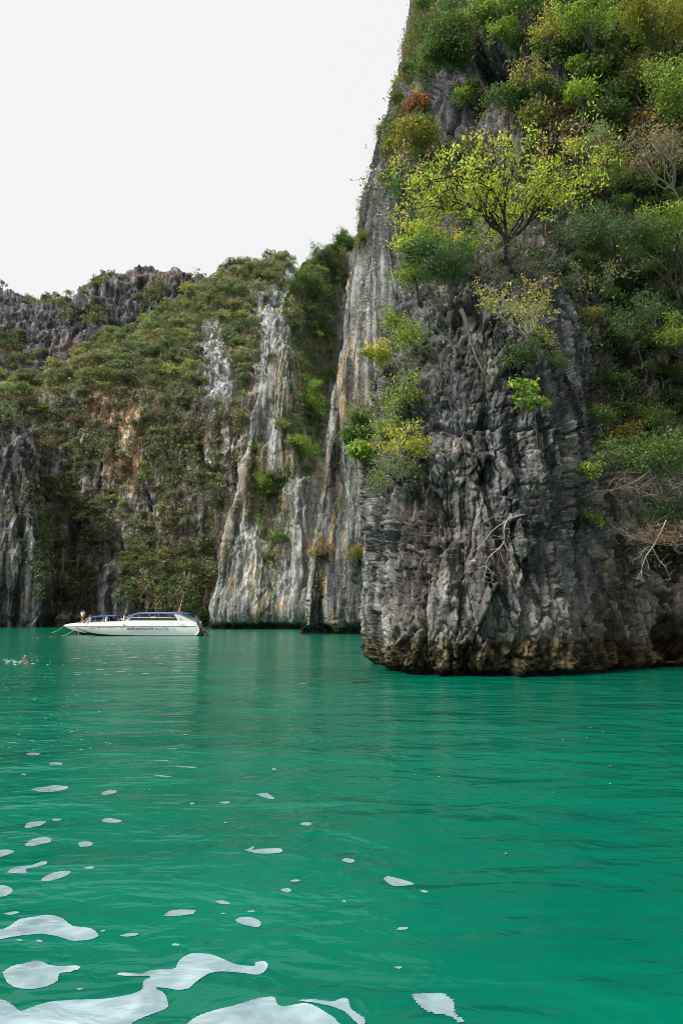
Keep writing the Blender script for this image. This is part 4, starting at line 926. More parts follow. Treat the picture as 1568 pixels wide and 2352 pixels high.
def w_slope(px, py):
    lip = np.interp(px, E_px, E_lip); rg = np.interp(px, E_px, E_rg); t = (lip - py) / max(20, lip - rg)
    return band(t, [.18, .5, .85], ["at the hill's lip", "low on the hill slope", "high on the hill slope", "on the hill crest"]) + ", " + band(px, [150, 330, 470, 560], ["above the left cliff", "above the orange stained rock", "left of the grey crags", "among the grey crags", "beside the pale pillar"])
def w_wall(px, py):
    return "on hill wall, " + band(py, [1000, 1120, 1240, 1330], ["just under the lip", "level with the stain", "halfway down", "low down", "near the water"]) + ", " + band(px, [170, 250, 350, 450], ["beside the left cliff", "left of the orange stain", "below the orange stain", "above the boat cabin", "beside the pale pillar"])
def w_ridge(px, py): return "on the grey distant ridge, " + band(py, [720, 800], ["near its crest", "halfway up", "near its foot"]) + ", " + band(px, [130, 260], ["left of the notch", "right of the notch", "next to the big hill"])
def w_left(px, py): return band(py, [1000, 1250], ["at the top", "high on the face", "low on the face"]) + " of the streaked cliff at the left edge"
def w_pillar(px, py): return band(py, [650, 800, 950, 1100], ["on the pale pillar's crown", "high in the pillar gully", "halfway up the pillar gully", "low in the pillar gully", "on the pillar's bare foot"]) + band(px, [660, 730], [", on its left ridge", ", in the middle", ", next to the great cliff"])
def w_great(px, py): return "on great cliff, " + band(py, [120, 240, 360, 480], ["at its top", "level with the rock overhang", "above the spreading tree", "level with the spreading tree", "behind the headland"]) + ", " + band(px, [960, 1080, 1230, 1400], ["on the skyline edge", "on its left flank", "in the middle", "right of the spreading tree", "far right"])
def w_near(px, py): return band(py, [640, 800, 960, 1100], ["on top of the near headland", "under the broad dark tree", "in the dark recess", "beside the overhanging tree", "above the cave"]) + band(px, [1330, 1430, 1520], [", near the bare rock face", ", in the shade", ", further right", ", at the right edge"])
def drop(protos):
    for p in protos:
        for c in list(p.children): bpy.data.objects.remove(c)
        bpy.data.objects.remove(p)
HT = [proto("hill_tree", 200 + i, 2.5, 3.0, 10, .55, 2, .18) for i in range(6)]
def d_slope(Q, n, px, py):
    lip = np.interp(px, E_px, E_lip)
    cr = np.maximum.reduce([ell(px, py, 500, 870, 42, 85), ell(px, py, 625, 705, 60, 45), ell(px, py, 480, 790, 35, 55), ell(px, py, 590, 592, 70, 9)])
    st = ell(px, py, 130, 905, 90, 25, .5); return smooth(lip + 8, lip - 12, py) * (1 - cr) * (1 - .6 * st)
scatter(HT, ROCKS["hill11"], 285, d_slope, lambda Q, px, py: [('mid', .32), ('olive', .28), ('dark', .16), ('pale', .14), ('lime', .12), ('rust', .015)], 3.3, (.6, 1.5), 301,
        "%s round-crowned tree ", w_slope, "%s trees on the wooded slope of the hill", dry=.34)
drop(HT)
HB = [proto("cliff_bush", 220 + i, 1.5, 1.7, 6, .40, 2, .16) for i in range(5)]
scatter(HB, ROCKS["hill11"], 210, lambda Q, n, px, py: dens_hill(Q, n, px, py) * smooth(np.interp(px, E_px, E_lip), np.interp(px, E_px, E_lip) + 20, py) * (1 + 1.5 * smooth(1250, 1380, py)), lambda Q, px, py: [('mid', .4), ('olive', .3), ('dark', .18), ('lime', .1), ('pale', .08), ('rust', .015), ('brown', .04)], 2.3, (.6, 1.5), 302,
        "%s bush ", w_wall, "%s bushes on the wall of the hill", dry=.34)
scatter(HB, ROCKS["cliff29"], 26, lambda Q, n, px, py: smooth(1425, 1385, py) * smooth(265, 300, px), lambda Q, px, py: [('mid', .5), ('olive', .2), ('dark', .25), ('lime', .1)], 1.6, (.6, 1.4), 308,
        "%s bush ", lambda px, py: "on the low rocks behind the boat, " + band(px, [340, 420], ["above its bow", "above its windows", "above its stern"]), "%s bushes on the low rocks behind the boat", nm="low_bush", dry=.2)
scatter(HB, ROCKS["distant_ridge5"], 70, lambda Q, n, px, py: smooth(.0, .25, fbm(Q * .08, 3, 7) + .25 * smooth(740, 840, py) + .1), lambda Q, px, py: [('mid', .4), ('dark', .4), ('olive', .2)], 4, (1.0, 1.9), 303,
        "%s bush ", w_ridge, "%s bushes on the distant ridge", nm="ridge_bush", dry=.34)
scatter(HB, ROCKS["cliff23"], 34, lambda Q, n, px, py: .1 + smooth(1010, 950, py) + ell(px, py, 92, 1290, 22, 120, .5) - smooth(8, 4, Q[:, 2]), lambda Q, px, py: [('mid', .5), ('lime', .12), ('dark', .3), ('olive', .2)], 1.6, (.5, 1.0), 304,
        "%s bush ", w_left, "%s bushes on the left cliff", nm="edge_bush", dry=.15)
scatter(HB, ROCKS["cliff37"], 62, dens_pillar, lambda Q, px, py: [('mid', .45), ('lime', .14), ('dark', .25), ('olive', .25), ('pale', .05)], 1.5, (.5, 1.15), 305,
        "%s bush ", w_pillar, "%s bushes on the pale pillar", nm="gully_bush")
drop(HB)
MBU = [proto("bush", 240 + i, 1.05, 1.1, 8, .2, 3, .2, r0=.05) for i in range(5)]
scatter(MBU, ROCKS["great_cliff41"], 190, lambda Q, n, px, py: dens_wall(Q, n, px, py) * (py < 640) * smooth(-60, -20, py) * smooth(5, 40, px - np.interp(py, [0, 120, 220, 330, 440, 540, 660], [955, 941, 914, 878, 845, 822, 802])), lambda Q, px, py: [('mid', .40), ('dark', .30), ('olive', .22), ('lime', .05), ('brown', .05)], 1.1, (.6, 1.5), 306,
        "%s bush ", w_great, "%s bushes on the great cliff")
drop(MBU)
NB = [proto("leafy_bush", 260 + i, .9, 1.0, 8, .12, 5, .12, r0=.04) for i in range(5)]
def d_nb(Q, n, px, py):
    edge = np.interp(py, [640, 850, 1000, 1150, 1300, 1500], [1300, 1335, 1355, 1380, 1450, 1580])
    return np.clip(smooth(0, 30, px - edge) * smooth(1270, 1180, py) + smooth(690, 600, py) * .7, 0, 1)
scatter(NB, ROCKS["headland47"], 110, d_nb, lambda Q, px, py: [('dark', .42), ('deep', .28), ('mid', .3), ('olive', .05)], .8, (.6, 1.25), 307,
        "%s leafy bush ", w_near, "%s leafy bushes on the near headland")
drop(NB)

# ------------------------------------------------------------------ single trees and branches one can point to
def single(name, base, crown, rad, colour, label, seed, cat='tree', out=1.2, limbs=6, subs=4, twigs=3, r0=.10, per=9, spread=.16, leaf=.15, bark=BARK, flat=1.0,
           droop=0.0, depth=.75, aspect=.45, bend=.13, tipcol=None, D=None, forkat=.45, hang=.3):
    """base, crown: picture readings of where it stands; its distance comes from the rock it grows on"""
    rng = np.random.default_rng(seed); b, nrm = anchor(*base); b = np.array(b)
    if D is None: D = b[1] - out
    else: b = np.array(P(base[0], base[1], D + out))
    c = np.array(P(crown[0], crown[1], D)); k = D / FPX
    R_ = np.array([rad[0] * k, rad[0] * k * depth, rad[1] * k]); root = empty(name, tuple(b)); tag(root, label, cat)
    mb, tips, fork = grow(rng, b * 0, c - b, R_, limbs, subs, twigs, r0, flat, bend=bend, droop=droop, forkat=forkat)
    mb.build("trunk", bark, root)
    if per:
        if tipcol:
            top = tips[:, 2] > np.quantile(tips[:, 2], .72); sel = top & (rng.random(len(tips)) < .6)
            cm = crown_mesh(rng, tips[~sel], per, spread, leaf, hang=hang, aspect=aspect); o = obj("crown", cm, root); o.color = (*PAL[colour], 1)
            cm = crown_mesh(rng, tips[sel], max(3, per * 2 // 3), spread * .8, leaf, hang=hang, aspect=aspect); o = obj("young_leaves", cm, root); o.color = (*tipcol, 1)
        else:
            cm = crown_mesh(rng, tips, per, spread, leaf, hang=hang, aspect=aspect); o = obj("crown", cm, root); o.color = (*PAL[colour], 1)
    return root
PEACH = (.55, .34, .17)
PAL['hero'] = (.57, .66, .08); PAL['gold'] = (.52, .50, .09); PAL['acid'] = (.29, .43, .06); PAL['gloss'] = (.09, .19, .05); PAL['moss'] = (.34, .34, .04)
single("spreading_tree", (1180, 618), (1138, 450), (262, 138), 'hero', "big spreading yellow green tree with dark forked trunk on top of the headland", 1, out=2.2, limbs=13, subs=7, twigs=4, r0=.12, per=9, spread=.18, leaf=.165, bark=BARK_D, depth=.45, flat=.75, tipcol=PEACH)
single("spreading_tree", (1080, 600), (980, 560), (95, 55), 'hero', "low yellow green side tree left of the big spreading tree", 2, out=2.0, limbs=6, subs=4, twigs=3, r0=.07, per=11, spread=.16, leaf=.19, bark=BARK_D, depth=.5, tipcol=PEACH)
single("glossy_tree", (1040, 700), (995, 612), (85, 58), 'gloss', "dense glossy dark green tree under the left side of the big yellow green tree", 3, limbs=8, subs=5, twigs=3, r0=.09, per=15, spread=.18, leaf=.13, depth=.7)
single("glossy_tree", (990, 490), (1005, 420), (40, 55), 'gloss', "dark green tree behind the left end of the big yellow green tree", 4, limbs=6, subs=4, per=12, leaf=.14, out=.6)
single("sparse_tree", (1240, 820), (1185, 700), (95, 75), 'gold', "sparse tree of pale twigs and small yellow leaves hanging below the big tree", 5, limbs=8, subs=4, twigs=3, r0=.06, per=4, spread=.12, leaf=.13, bark=BARK_P, droop=.3, tipcol=PEACH)
single("sparse_tree", (1265, 790), (1225, 745), (60, 90), 'gold', "thin pale branched tree with yellow leaf tips over the dark rock", 6, limbs=6, subs=4, twigs=3, r0=.04, per=4, spread=.12, leaf=.12, bark=BARK_P, droop=.8)
single("leafy_shrub", (1240, 880), (1195, 825), (50, 38), 'mid', "soft green shrub below the sparse yellow tree", 7, 'bush', out=.6, limbs=6, subs=4, r0=.03, per=9, leaf=.10)
single("leafy_shrub", (1290, 860), (1270, 832), (32, 20), 'mid', "small feathery green shrub at the right edge of the dark rock face", 8, 'bush', out=.6, limbs=5, subs=3, r0=.02, per=8, leaf=.09)
single("bright_shrub", (910, 860), (868, 820), (34, 30), 'gold', "bright yellow shrub sticking out left over the pale wall", 9, 'bush', D=26.5, out=1.2, limbs=6, subs=4, r0=.03, per=9, spread=.10, leaf=.12)
single("hanging_creeper", (955, 800), (940, 770), (45, 60), 'lime', "lime green creeper high on the left shoulder of the headland", 10, 'creeper', out=.7, limbs=6, subs=4, r0=.03, per=7, leaf=.11, droop=.5)
single("hanging_creeper", (950, 880), (925, 915), (48, 70), 'lime', "yellowish green creeper hanging on the left edge of the headland", 11, 'creeper', out=.6, limbs=7, subs=4, r0=.025, per=6, leaf=.11, droop=.6)
single("bright_shrub", (960, 1040), (925, 1018), (62, 40), 'gold', "yellow leaved shrub at the left end of the horizontal crack", 12, 'bush', out=.9, limbs=7, subs=4, r0=.03, per=6, leaf=.12, spread=.12)
single("thin_shrub", (930, 1110), (905, 1085), (55, 45), 'pale', "thin pale green shrub below the yellow shrub on the left edge", 13, 'bush', out=.6, limbs=7, subs=4, r0=.025, per=4, leaf=.09, bark=TWIG)
single("bright_plant", (1225, 985), (1205, 895), (38, 24), 'acid', "bright green big-leaved plant on a thin stem in the middle of the dark rock", 14, 'plant', out=.8, limbs=5, subs=3, twigs=2, r0=.02, per=4, leaf=.22, spread=.10, bark=BARK_P, aspect=.4)
single("bright_plant", (1235, 960), (1238, 928), (34, 12), 'acid', "small bright green plant just right of the bright big-leaved one", 15, 'plant', out=.8, limbs=4, subs=2, twigs=2, r0=.015, per=4, leaf=.2, spread=.08, aspect=.4)
single("broad_tree", (1440, 660), (1400, 570), (130, 75), 'gloss', "broad dark green tree right of the big yellow green tree", 16, out=1.8, limbs=9, subs=6, twigs=3, r0=.12, per=13, spread=.22, leaf=.15, depth=.6)
single("broad_tree", (1560, 700), (1520, 590), (80, 90), 'mid', "mid green tree at the right edge beside the broad dark green tree", 17, out=1.8, limbs=8, subs=5, twigs=3, r0=.1, per=12, spread=.2, leaf=.15, depth=.6)
single("broad_tree", (1500, 820), (1470, 740), (110, 75), 'gloss', "dark green tree drooping into the shaded recess", 18, out=1.6, limbs=8, subs=5, twigs=3, r0=.08, per=11, spread=.2, leaf=.14, droop=.3)
single("feathery_tree", (1400, 700), (1340, 655), (85, 60), 'pale', "thin grey green tree with pinkish young leaves below the broad tree", 19, out=1.8, limbs=8, subs=4, twigs=3, r0=.04, per=4, spread=.13, leaf=.14, bark=BARK_P, tipcol=(.42, .20, .17), hang=.8)
single("feathery_tree", (1590, 850), (1556, 790), (45, 65), 'lime', "feathery light green tree at the right edge of the picture", 20, out=2.0, limbs=7, subs=5, twigs=3, r0=.05, per=9, spread=.15, leaf=.13)
single("small_shrub", (1360, 960), (1385, 958), (38, 20), 'mid', "small light green shrub alone in the dark recess", 21, 'bush', out=1.0, limbs=5, subs=4, r0=.02, per=8, leaf=.10)
single("overhanging_tree", (1600, 1170), (1500, 1045), (115, 62), 'mid', "green topped tree leaning in from the right over bare twigs", 22, D=23.5, out=1.8, limbs=10, subs=6, twigs=4, r0=.09, per=10, spread=.16, leaf=.10, depth=.6, flat=.9)
single("overhanging_tree", (1640, 1230), (1560, 1190), (60, 45), 'gloss', "dark green low tree at the right edge under the bare twigs", 23, D=24.0, out=1.6, limbs=7, subs=4, twigs=3, r0=.06, per=9, leaf=.10)
single("bare_shrub", (1620, 1150), (1490, 1130), (115, 55), 'twig', "tangle of bare brownish branches under the green topped tree", 24, 'dead branches', D=23.0, out=2.2, limbs=12, subs=7, twigs=5, r0=.045, per=0, bark=TWIG, depth=.6, flat=.6)
single("bare_shrub", (1640, 1240), (1500, 1225), (90, 50), 'twig', "lower tangle of bare grey twigs above the cave", 25, 'dead branches', D=23.0, out=2.2, limbs=10, subs=6, twigs=5, r0=.035, per=0, bark=TWIG, depth=.6, flat=.6, droop=.3)
single("orange_twigs", (1560, 1200), (1520, 1235), (60, 35), 'rust', "twigs with a few orange leaves at the right edge", 26, 'bush', D=22.8, out=1.2, limbs=6, subs=4, twigs=3, r0=.015, per=2, leaf=.08, bark=TWIG, droop=.4)
single("small_shrub", (1350, 1120), (1355, 1085), (38, 28), 'lime', "small light green shrub at the right edge of the headland face", 27, 'bush', out=.8, limbs=6, subs=3, r0=.02, per=3, leaf=.17, spread=.1, aspect=.4)
single("small_shrub", (1368, 1150), (1362, 1200), (24, 34), 'acid', "narrow bright green creeper hanging beside the dark recess", 28, 'creeper', out=.7, limbs=5, subs=3, r0=.012, per=3, leaf=.17, spread=.08, aspect=.4, droop=.5)
single("lime_tree", (1376, 165), (1355, 52), (92, 60), 'acid', "bright lime tree with slender trunk at the top of the picture", 29, out=2.2, limbs=9, subs=5, twigs=3, r0=.11, per=8, spread=.24, leaf=.2, bark=BARK, depth=.6, forkat=.55)
single("lime_tree", (1300, 110), (1278, 66), (55, 38), 'gold', "small yellow tree left of the bright lime tree at the top", 70, out=1.2, limbs=8, subs=5, twigs=3, r0=.05, per=7, spread=.2, leaf=.17)
single("leafy_shrub", (1395, 400), (1370, 330), (62, 45), 'pale', "soft grey green shrub between the spreading tree and the dry tree", 71, 'bush', out=1.2, limbs=8, subs=5, twigs=3, r0=.04, per=8, spread=.2, leaf=.14)
single("leafy_shrub", (1420, 480), (1400, 400), (50, 45), 'lime', "yellowish green shrub right of the spreading tree", 72, 'bush', out=1.2, limbs=8, subs=5, twigs=3, r0=.04, per=7, spread=.2, leaf=.14)
single("lime_tree", (1590, 560), (1530, 510), (65, 28), 'lime', "low lime green tree at the right edge above the dark green mass", 73, out=1.6, limbs=8, subs=5, twigs=3, r0=.05, per=9, spread=.2, leaf=.15)
single("olive_tree", (1560, 170), (1500, 70), (85, 85), 'moss', "dense olive green tree in the top right corner", 30, out=2.4, limbs=9, subs=6, twigs=4, r0=.1, per=13, spread=.26, leaf=.16, depth=.6)
single("lime_tree", (1620, 300), (1545, 210), (60, 120), 'lime', "lime green tree trailing down the right edge", 31, out=2.4, limbs=9, subs=6, twigs=3, r0=.08, per=9, spread=.26, leaf=.18, depth=.6, droop=.6)
single("dry_tree", (1560, 470), (1505, 360), (75, 80), 'straw', "dry pinkish brown tree with bare pale limbs at the right edge", 32, out=2.0, limbs=9, subs=5, twigs=4, r0=.09, per=4, spread=.2, leaf=.16, bark=BARK_P, depth=.6)
single("cliff_tree", (1090, 140), (1026, 120), (52, 92), 'mid', "tall green tree covering the upper left edge of the great cliff", 33, out=2.0, limbs=9, subs=6, twigs=3, r0=.12, per=14, spread=.35, leaf=.24, depth=.7)
single("cliff_tree", (1120, 80), (1125, 30), (70, 38), 'lime', "yellow green tree at the top edge left of the rock overhang", 34, out=1.6, limbs=8, subs=5, twigs=3, r0=.09, per=8, spread=.22, leaf=.2)
single("bright_shrub", (1160, 80), (1155, 72), (36, 24), 'acid', "bright lime shrub on top of the rock overhang", 35, 'bush', out=1.2, limbs=6, subs=4, r0=.03, per=8, leaf=.2)
single("cliff_tree", (985, 365), (955, 325), (58, 38), 'moss', "yellowish olive tree on the edge of the great cliff", 36, out=1.5, limbs=8, subs=5, twigs=3, r0=.08, per=9, spread=.28, leaf=.24, bark=BARK_P)
single("sparse_tree", (1240, 230), (1215, 185), (65, 42), 'gold', "sparse peach and yellow leaved tree on the dark upper rock", 37, out=1.2, limbs=7, subs=4, twigs=3, r0=.05, per=4, spread=.16, leaf=.17, tipcol=PEACH)
single("orange_shrub", (965, 270), (955, 240), (26, 26), 'rust', "orange leaved shrub on the left edge of the great cliff", 38, 'bush', out=1.0, limbs=5, subs=4, r0=.04, per=6, spread=.25, leaf=.25)
single("small_tree", (1075, 250), (1065, 220), (42, 34), 'lime', "small yellow green tree on the dark upper rock face", 39, out=.8, limbs=6, subs=4, r0=.04, per=6, spread=.2, leaf=.18)
single("small_tree", (1320, 170), (1320, 145), (18, 18), 'acid', "tiny vivid green tree below the lime tree", 40, out=.8, limbs=5, subs=3, r0=.02, per=7, leaf=.16)
single("round_bush", (830, 975), (820, 962), (26, 24), 'pale', "round grey green bush on the pale wall, upper of three", 41, 'bush', out=.8, limbs=7, subs=5, r0=.08, per=14, spread=.3, leaf=.24)
single("round_bush", (826, 1010), (822, 1005), (17, 14), 'mid', "round green bush on the pale wall, middle of three", 42, 'bush', out=.8, limbs=6, subs=5, r0=.06, per=14, spread=.2, leaf=.22)
single("round_bush", (828, 1040), (826, 1035), (13, 12), 'acid', "small vivid green bush on the pale wall, lowest of three", 43, 'bush', out=.8, limbs=6, subs=5, r0=.05, per=12, spread=.16, leaf=.2)
single("orange_shrub", (822, 1290), (818, 1275), (20, 22), 'olive', "olive and orange shrub low on the great cliff beside the headland", 44, 'bush', out=.8, limbs=6, subs=5, r0=.05, per=7, spread=.25, leaf=.2, tipcol=(.5,.27,.09))
single("orange_shrub", (740, 1280), (735, 1268), (18, 26), 'straw', "straw coloured shrub on the left foot of the great cliff", 45, 'bush', out=.8, limbs=6, subs=5, r0=.06, per=9, spread=.3, leaf=.24)
single("skyline_tree", (752, 620), (738, 592), (30, 26), 'gloss', "open crowned dark tree on the skyline above the pale pillar", 46, out=-2, limbs=8, subs=5, r0=.2, per=8, spread=.45, leaf=.4)
single("skyline_tree", (800, 575), (795, 562), (30, 22), 'mid', "green tree on the skyline against the great cliff", 47, out=-2, limbs=8, subs=5, r0=.2, per=12, spread=.5, leaf=.42)
single("skyline_tree", (720, 680), (712, 660), (45, 30), 'mid', "wide bright green tree on the shoulder of the pale pillar", 48, out=2, limbs=9, subs=6, r0=.2, per=12, spread=.5, leaf=.4)
single("hanging_creeper", (905, 770), (900, 740), (30, 60), 'lime', "thin lime creeper between the pale wall and the dark headland shoulder", 60, 'creeper', out=.7, limbs=6, subs=4, r0=.02, per=5, leaf=.11, droop=.6)
single("hanging_creeper", (905, 960), (885, 985), (32, 40), 'lime', "yellowish creeper just above the yellow shrub on the left edge", 61, 'creeper', out=.5, limbs=6, subs=4, r0=.02, per=5, leaf=.11, droop=.8)
single("hanging_creeper", (880, 1120), (868, 1110), (28, 50), 'pale', "pale creeper down the left corner of the headland", 62, 'creeper', out=.4, limbs=6, subs=4, r0=.02, per=4, leaf=.09, droop=.8)
single("glossy_tree", (960, 690), (955, 640), (45, 50), 'lime', "light green edge tree left of the dense glossy tree", 63, out=.9, limbs=7, subs=4, r0=.06, per=10, leaf=.12)
single("pillar_shrub", (612, 1120), (604, 1115), (22, 42), 'acid', "vivid green shrub cascading down the left edge of the pale pillar", 64, 'bush', out=1.2, limbs=7, subs=5, r0=.08, per=9, spread=.35, leaf=.3, droop=.5)
single("pillar_shrub", (722, 960), (718, 930), (28, 60), 'acid', "tall vivid green bush in the gully between pillar and great cliff", 65, 'bush', out=1.5, limbs=8, subs=5, r0=.08, per=11, spread=.45, leaf=.32)
single("pillar_shrub", (700, 1050), (690, 1030), (34, 30), 'lime', "yellow green bush above the pale buttress column of the pillar", 66, 'bush', out=1.5, limbs=8, subs=5, r0=.08, per=10, spread=.4, leaf=.3)
single("twig_tangle", (985, 1230), (945, 1215), (60, 50), 'twig', "tangle of grey bare twigs low on the left of the headland", 49, 'dead branches', out=.9, limbs=9, subs=5, twigs=4, r0=.02, per=0, bark=TWIG, droop=.2)
single("twig_tangle", (990, 1260), (930, 1290), (60, 55), 'twig', "drooping grey bare twigs just above the pale foot of the headland", 50, 'dead branches', out=.9, limbs=9, subs=5, twigs=4, r0=.02, per=0, bark=TWIG, droop=.6)
single("twig_tangle", (1000, 850), (985, 880), (70, 100), 'twig', "loose net of hanging grey vines left of the horizontal crack", 51, 'vines', out=.6, limbs=10, subs=4, twigs=2, r0=.02, per=0, bark=TWIG, droop=1.0, bend=.3)
single("twig_tangle", (1100, 650), (1120, 600), (120, 60), 'twig', "grey bare undergrowth twigs beneath the big spreading tree", 52, 'dead branches', out=1.4, limbs=12, subs=6, twigs=4, r0=.03, per=0, bark=TWIG)

def z5(X, Y): return ((850 + X / 1.8296) / 1.0887, (800 + Y / 1.8296) / 1.0887)
def z4(X, Y): return ((1280 + X / 3.672) / 1.0887, (1140 + Y / 3.672) / 1.0887)
def z3(X, Y): return ((880 + X / 3.0154) / 1.0887, (640 + Y / 3.0154) / 1.0887)
def branch(name, label, cat, conv, paths, D0, mat, out=0.0, seed=0):
    rng = np.random.default_rng(seed); mb = MB(); org = None
    for pts, r in paths:
        W = []
        for i, (X, Y) in enumerate(pts):
            px, py = conv(X, Y); W.append(np.array(P(px, py, D0 - out * min(1, i / 3) + rng.normal() * .05)))
        if org is None: org = W[0]
        C = catmull(np.array(W), np.linspace(0, len(W) - 1, len(W) * 3)) - org
        mb.tube(C, list(np.linspace(r * .75, r * .2, len(C))), 5)
        for k in range(len(C)):                     # side twigs
            a = C[rng.integers(len(C) // 3, len(C))]; v = rng.normal(size=3) * .18; v[2] -= .08; mb.tube([a, a + v * .6 + rng.normal(size=3) * .03, a + v], [r * .22, r * .16, r * .08], 3, cap=False)
    e = empty(name, tuple(org)); tag(e, label, cat); mb.build("branches", mat, e); return e
Dh = anchor(*z5(838, 890))[0][1]
branch("dead_branch", "pale dead branch hanging down across the middle of the headland face", "dead branch", z5, [
    ([(838, 890), (800, 900), (762, 918), (748, 960), (750, 1010), (725, 1045), (690, 1075), (668, 1110), (665, 1150), (650, 1195)], .045),
    ([(762, 918), (700, 960), (655, 1015), (620, 1050), (585, 1080)], .025), ([(750, 1010), (765, 1050), (800, 1065), (830, 1075)], .016),
    ([(725, 1045), (745, 1100), (762, 1135)], .014), ([(745, 900), (690, 905), (640, 940), (605, 960)], .014), ([(665, 1150), (620, 1150), (590, 1160)], .012), ([(748, 960), (775, 955), (765, 1010), (785, 1040)], .012)], Dh - .3, BARK_P, .5, 1)
branch("dead_branch", "curved grey dead branch low on the left of the headland", "dead branch", z5, [([(405, 1190), (408, 1225), (385, 1255), (340, 1280), (300, 1305), (270, 1345)], .022), ([(385, 1255), (360, 1300), (350, 1330)], .012)], anchor(*z5(400, 1230))[0][1] - .35, TWIG, .2, 2)
branch("dead_branch", "long pale twig hanging from the overhanging tree at the right edge", "dead branch", z4, [([(1410, 590), (1370, 680), (1290, 830), (1220, 930), (1185, 1050), (1180, 1130)], .03), ([(1290, 850), (1340, 950), (1400, 1020), (1450, 1125)], .018), ([(1290, 830), (1220, 850), (1150, 940), (1100, 960)], .014), ([(1220, 930), (1250, 1010), (1240, 1060)], .010), ([(1185, 1050), (1150, 1110), (1140, 1180)], .010)], 22.6, BARK_P, .2, 3)
branch("fallen_trunk", "bare brown trunk leaning against the dark rock under the big tree", "dead trunk", z3, [([(820, 400), (860, 500), (890, 620), (930, 760), (985, 870)], .13)], anchor(*z3(930, 760))[0][1] - .35, BARK, .0, 4)
branch("dangling_root", "thin straight root hanging down across the horizontal crack", "root", z3, [([(1345, 1130), (1375, 1200), (1385, 1330), (1395, 1440), (1405, 1520)], .03)], anchor(*z3(1385, 1330))[0][1] - .3, BARK, .0, 5)
branch("dangling_root", "curling pale vine hanging left of the dark rock columns", "root", z3, [([(690, 850), (745, 900), (740, 970), (700, 1010), (690, 1130), (705, 1250), (670, 1330)], .022)], anchor(*z3(700, 1010))[0][1] - .4, TWIG, .0, 6)
branch("pale_branch", "pale branch with an elbow reaching left of the glossy tree", "dead branch", z3, [([(760, 690), (720, 635), (660, 630), (580, 640)], .025), ([(740, 650), (680, 590), (630, 540), (635, 490), (590, 500)], .018)], anchor(*z3(760, 690))[0][1] - .6, BARK_P, .5, 7)
branch("pale_branch", "forked silvery limbs under the sparse yellow tree", "dead branch", z3, [([(1230, 430), (1150, 360), (1090, 290), (1030, 240), (900, 200)], .035), ([(1330, 590), (1330, 510), (1400, 430), (1430, 370)], .028), ([(1400, 480), (1450, 470), (1530, 460)], .016), ([(1330, 590), (1300, 640), (1270, 680)], .018)], anchor(*z3(1230, 430))[0][1] - 1.4, BARK_P, .4, 8)
branch("hanging_vine", "long thin pale vine hanging in the dark recess", "vine", lambda X, Y: ((1280 + X / 3.672) / 1.0887, (600 + Y / 3.672) / 1.0887), [([(730, 790), (680, 870), (660, 1000), (645, 1180), (630, 1370)], .022)], anchor(1340, 800)[0][1] - .8, BARK_P, .0, 9)
def z6(X, Y): return ((X / 2.8) / 1.0887, (940 + Y / 2.8) / 1.0887)
branch("dead_tree", "white crooked dead tree at the foot of the hill left of the boat", "dead tree", z6, [([(440, 1400), (443, 1350), (448, 1310), (475, 1290), (500, 1292), (530, 1290), (570, 1262), (600, 1268)], .16), ([(448, 1310), (450, 1270), (490, 1260)], .09), ([(570, 1262), (585, 1240), (570, 1230)], .07)], anchor(*z6(445, 1380))[0][1] - 1.5, BARK_P, .0, 10)

# ------------------------------------------------------------------ painted sky reflections, leaves and flecks lying on the water
def reflection_material():  # reflected sky put into the base colour of thin sheets on the water
    m, n, l, b = nt("painted_sky_reflection"); tc = n.new('ShaderNodeTexCoord')
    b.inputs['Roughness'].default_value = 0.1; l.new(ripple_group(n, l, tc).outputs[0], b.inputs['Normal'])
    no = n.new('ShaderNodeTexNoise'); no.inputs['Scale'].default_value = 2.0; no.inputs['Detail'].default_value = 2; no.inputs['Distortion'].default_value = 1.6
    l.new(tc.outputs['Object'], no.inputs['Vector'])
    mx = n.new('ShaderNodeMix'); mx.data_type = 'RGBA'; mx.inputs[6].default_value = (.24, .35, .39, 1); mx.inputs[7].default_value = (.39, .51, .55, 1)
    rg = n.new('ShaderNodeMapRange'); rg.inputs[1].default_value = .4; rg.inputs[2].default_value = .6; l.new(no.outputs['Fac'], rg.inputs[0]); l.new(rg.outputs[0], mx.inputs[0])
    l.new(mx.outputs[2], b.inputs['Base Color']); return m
SKY_REFLECTION = reflection_material(); SPRAY_GLINT = plain("white_splash_glint", (.45, .58, .54), .35)
def z6b(X, Y): return (X / 1.838 / 1.0887, (1700 + Y / 1.838) / 1.0887)
def z7b(X, Y): return ((850 + X / 1.83) / 1.0887, (1700 + Y / 1.83) / 1.0887)
prng = np.random.default_rng(77)
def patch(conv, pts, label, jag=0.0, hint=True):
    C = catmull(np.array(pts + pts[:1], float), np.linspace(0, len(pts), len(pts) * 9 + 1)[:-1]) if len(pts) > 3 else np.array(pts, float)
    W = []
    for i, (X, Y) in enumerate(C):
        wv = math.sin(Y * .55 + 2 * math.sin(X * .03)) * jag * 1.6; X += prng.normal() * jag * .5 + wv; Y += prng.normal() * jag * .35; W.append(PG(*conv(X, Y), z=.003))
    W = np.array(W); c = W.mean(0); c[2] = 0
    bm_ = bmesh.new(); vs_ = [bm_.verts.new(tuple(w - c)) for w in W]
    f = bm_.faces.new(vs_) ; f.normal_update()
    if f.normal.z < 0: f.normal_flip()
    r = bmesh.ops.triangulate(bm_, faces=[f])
    me = bpy.data.meshes.new("reflection_patch"); bm_.to_mesh(me); bm_.free(); me.materials.append(SKY_REFLECTION)
    o = obj("reflection_patch", me); o.location = tuple(c); tag(o, label, "water patch", "painted sky reflections on the green water"); return o
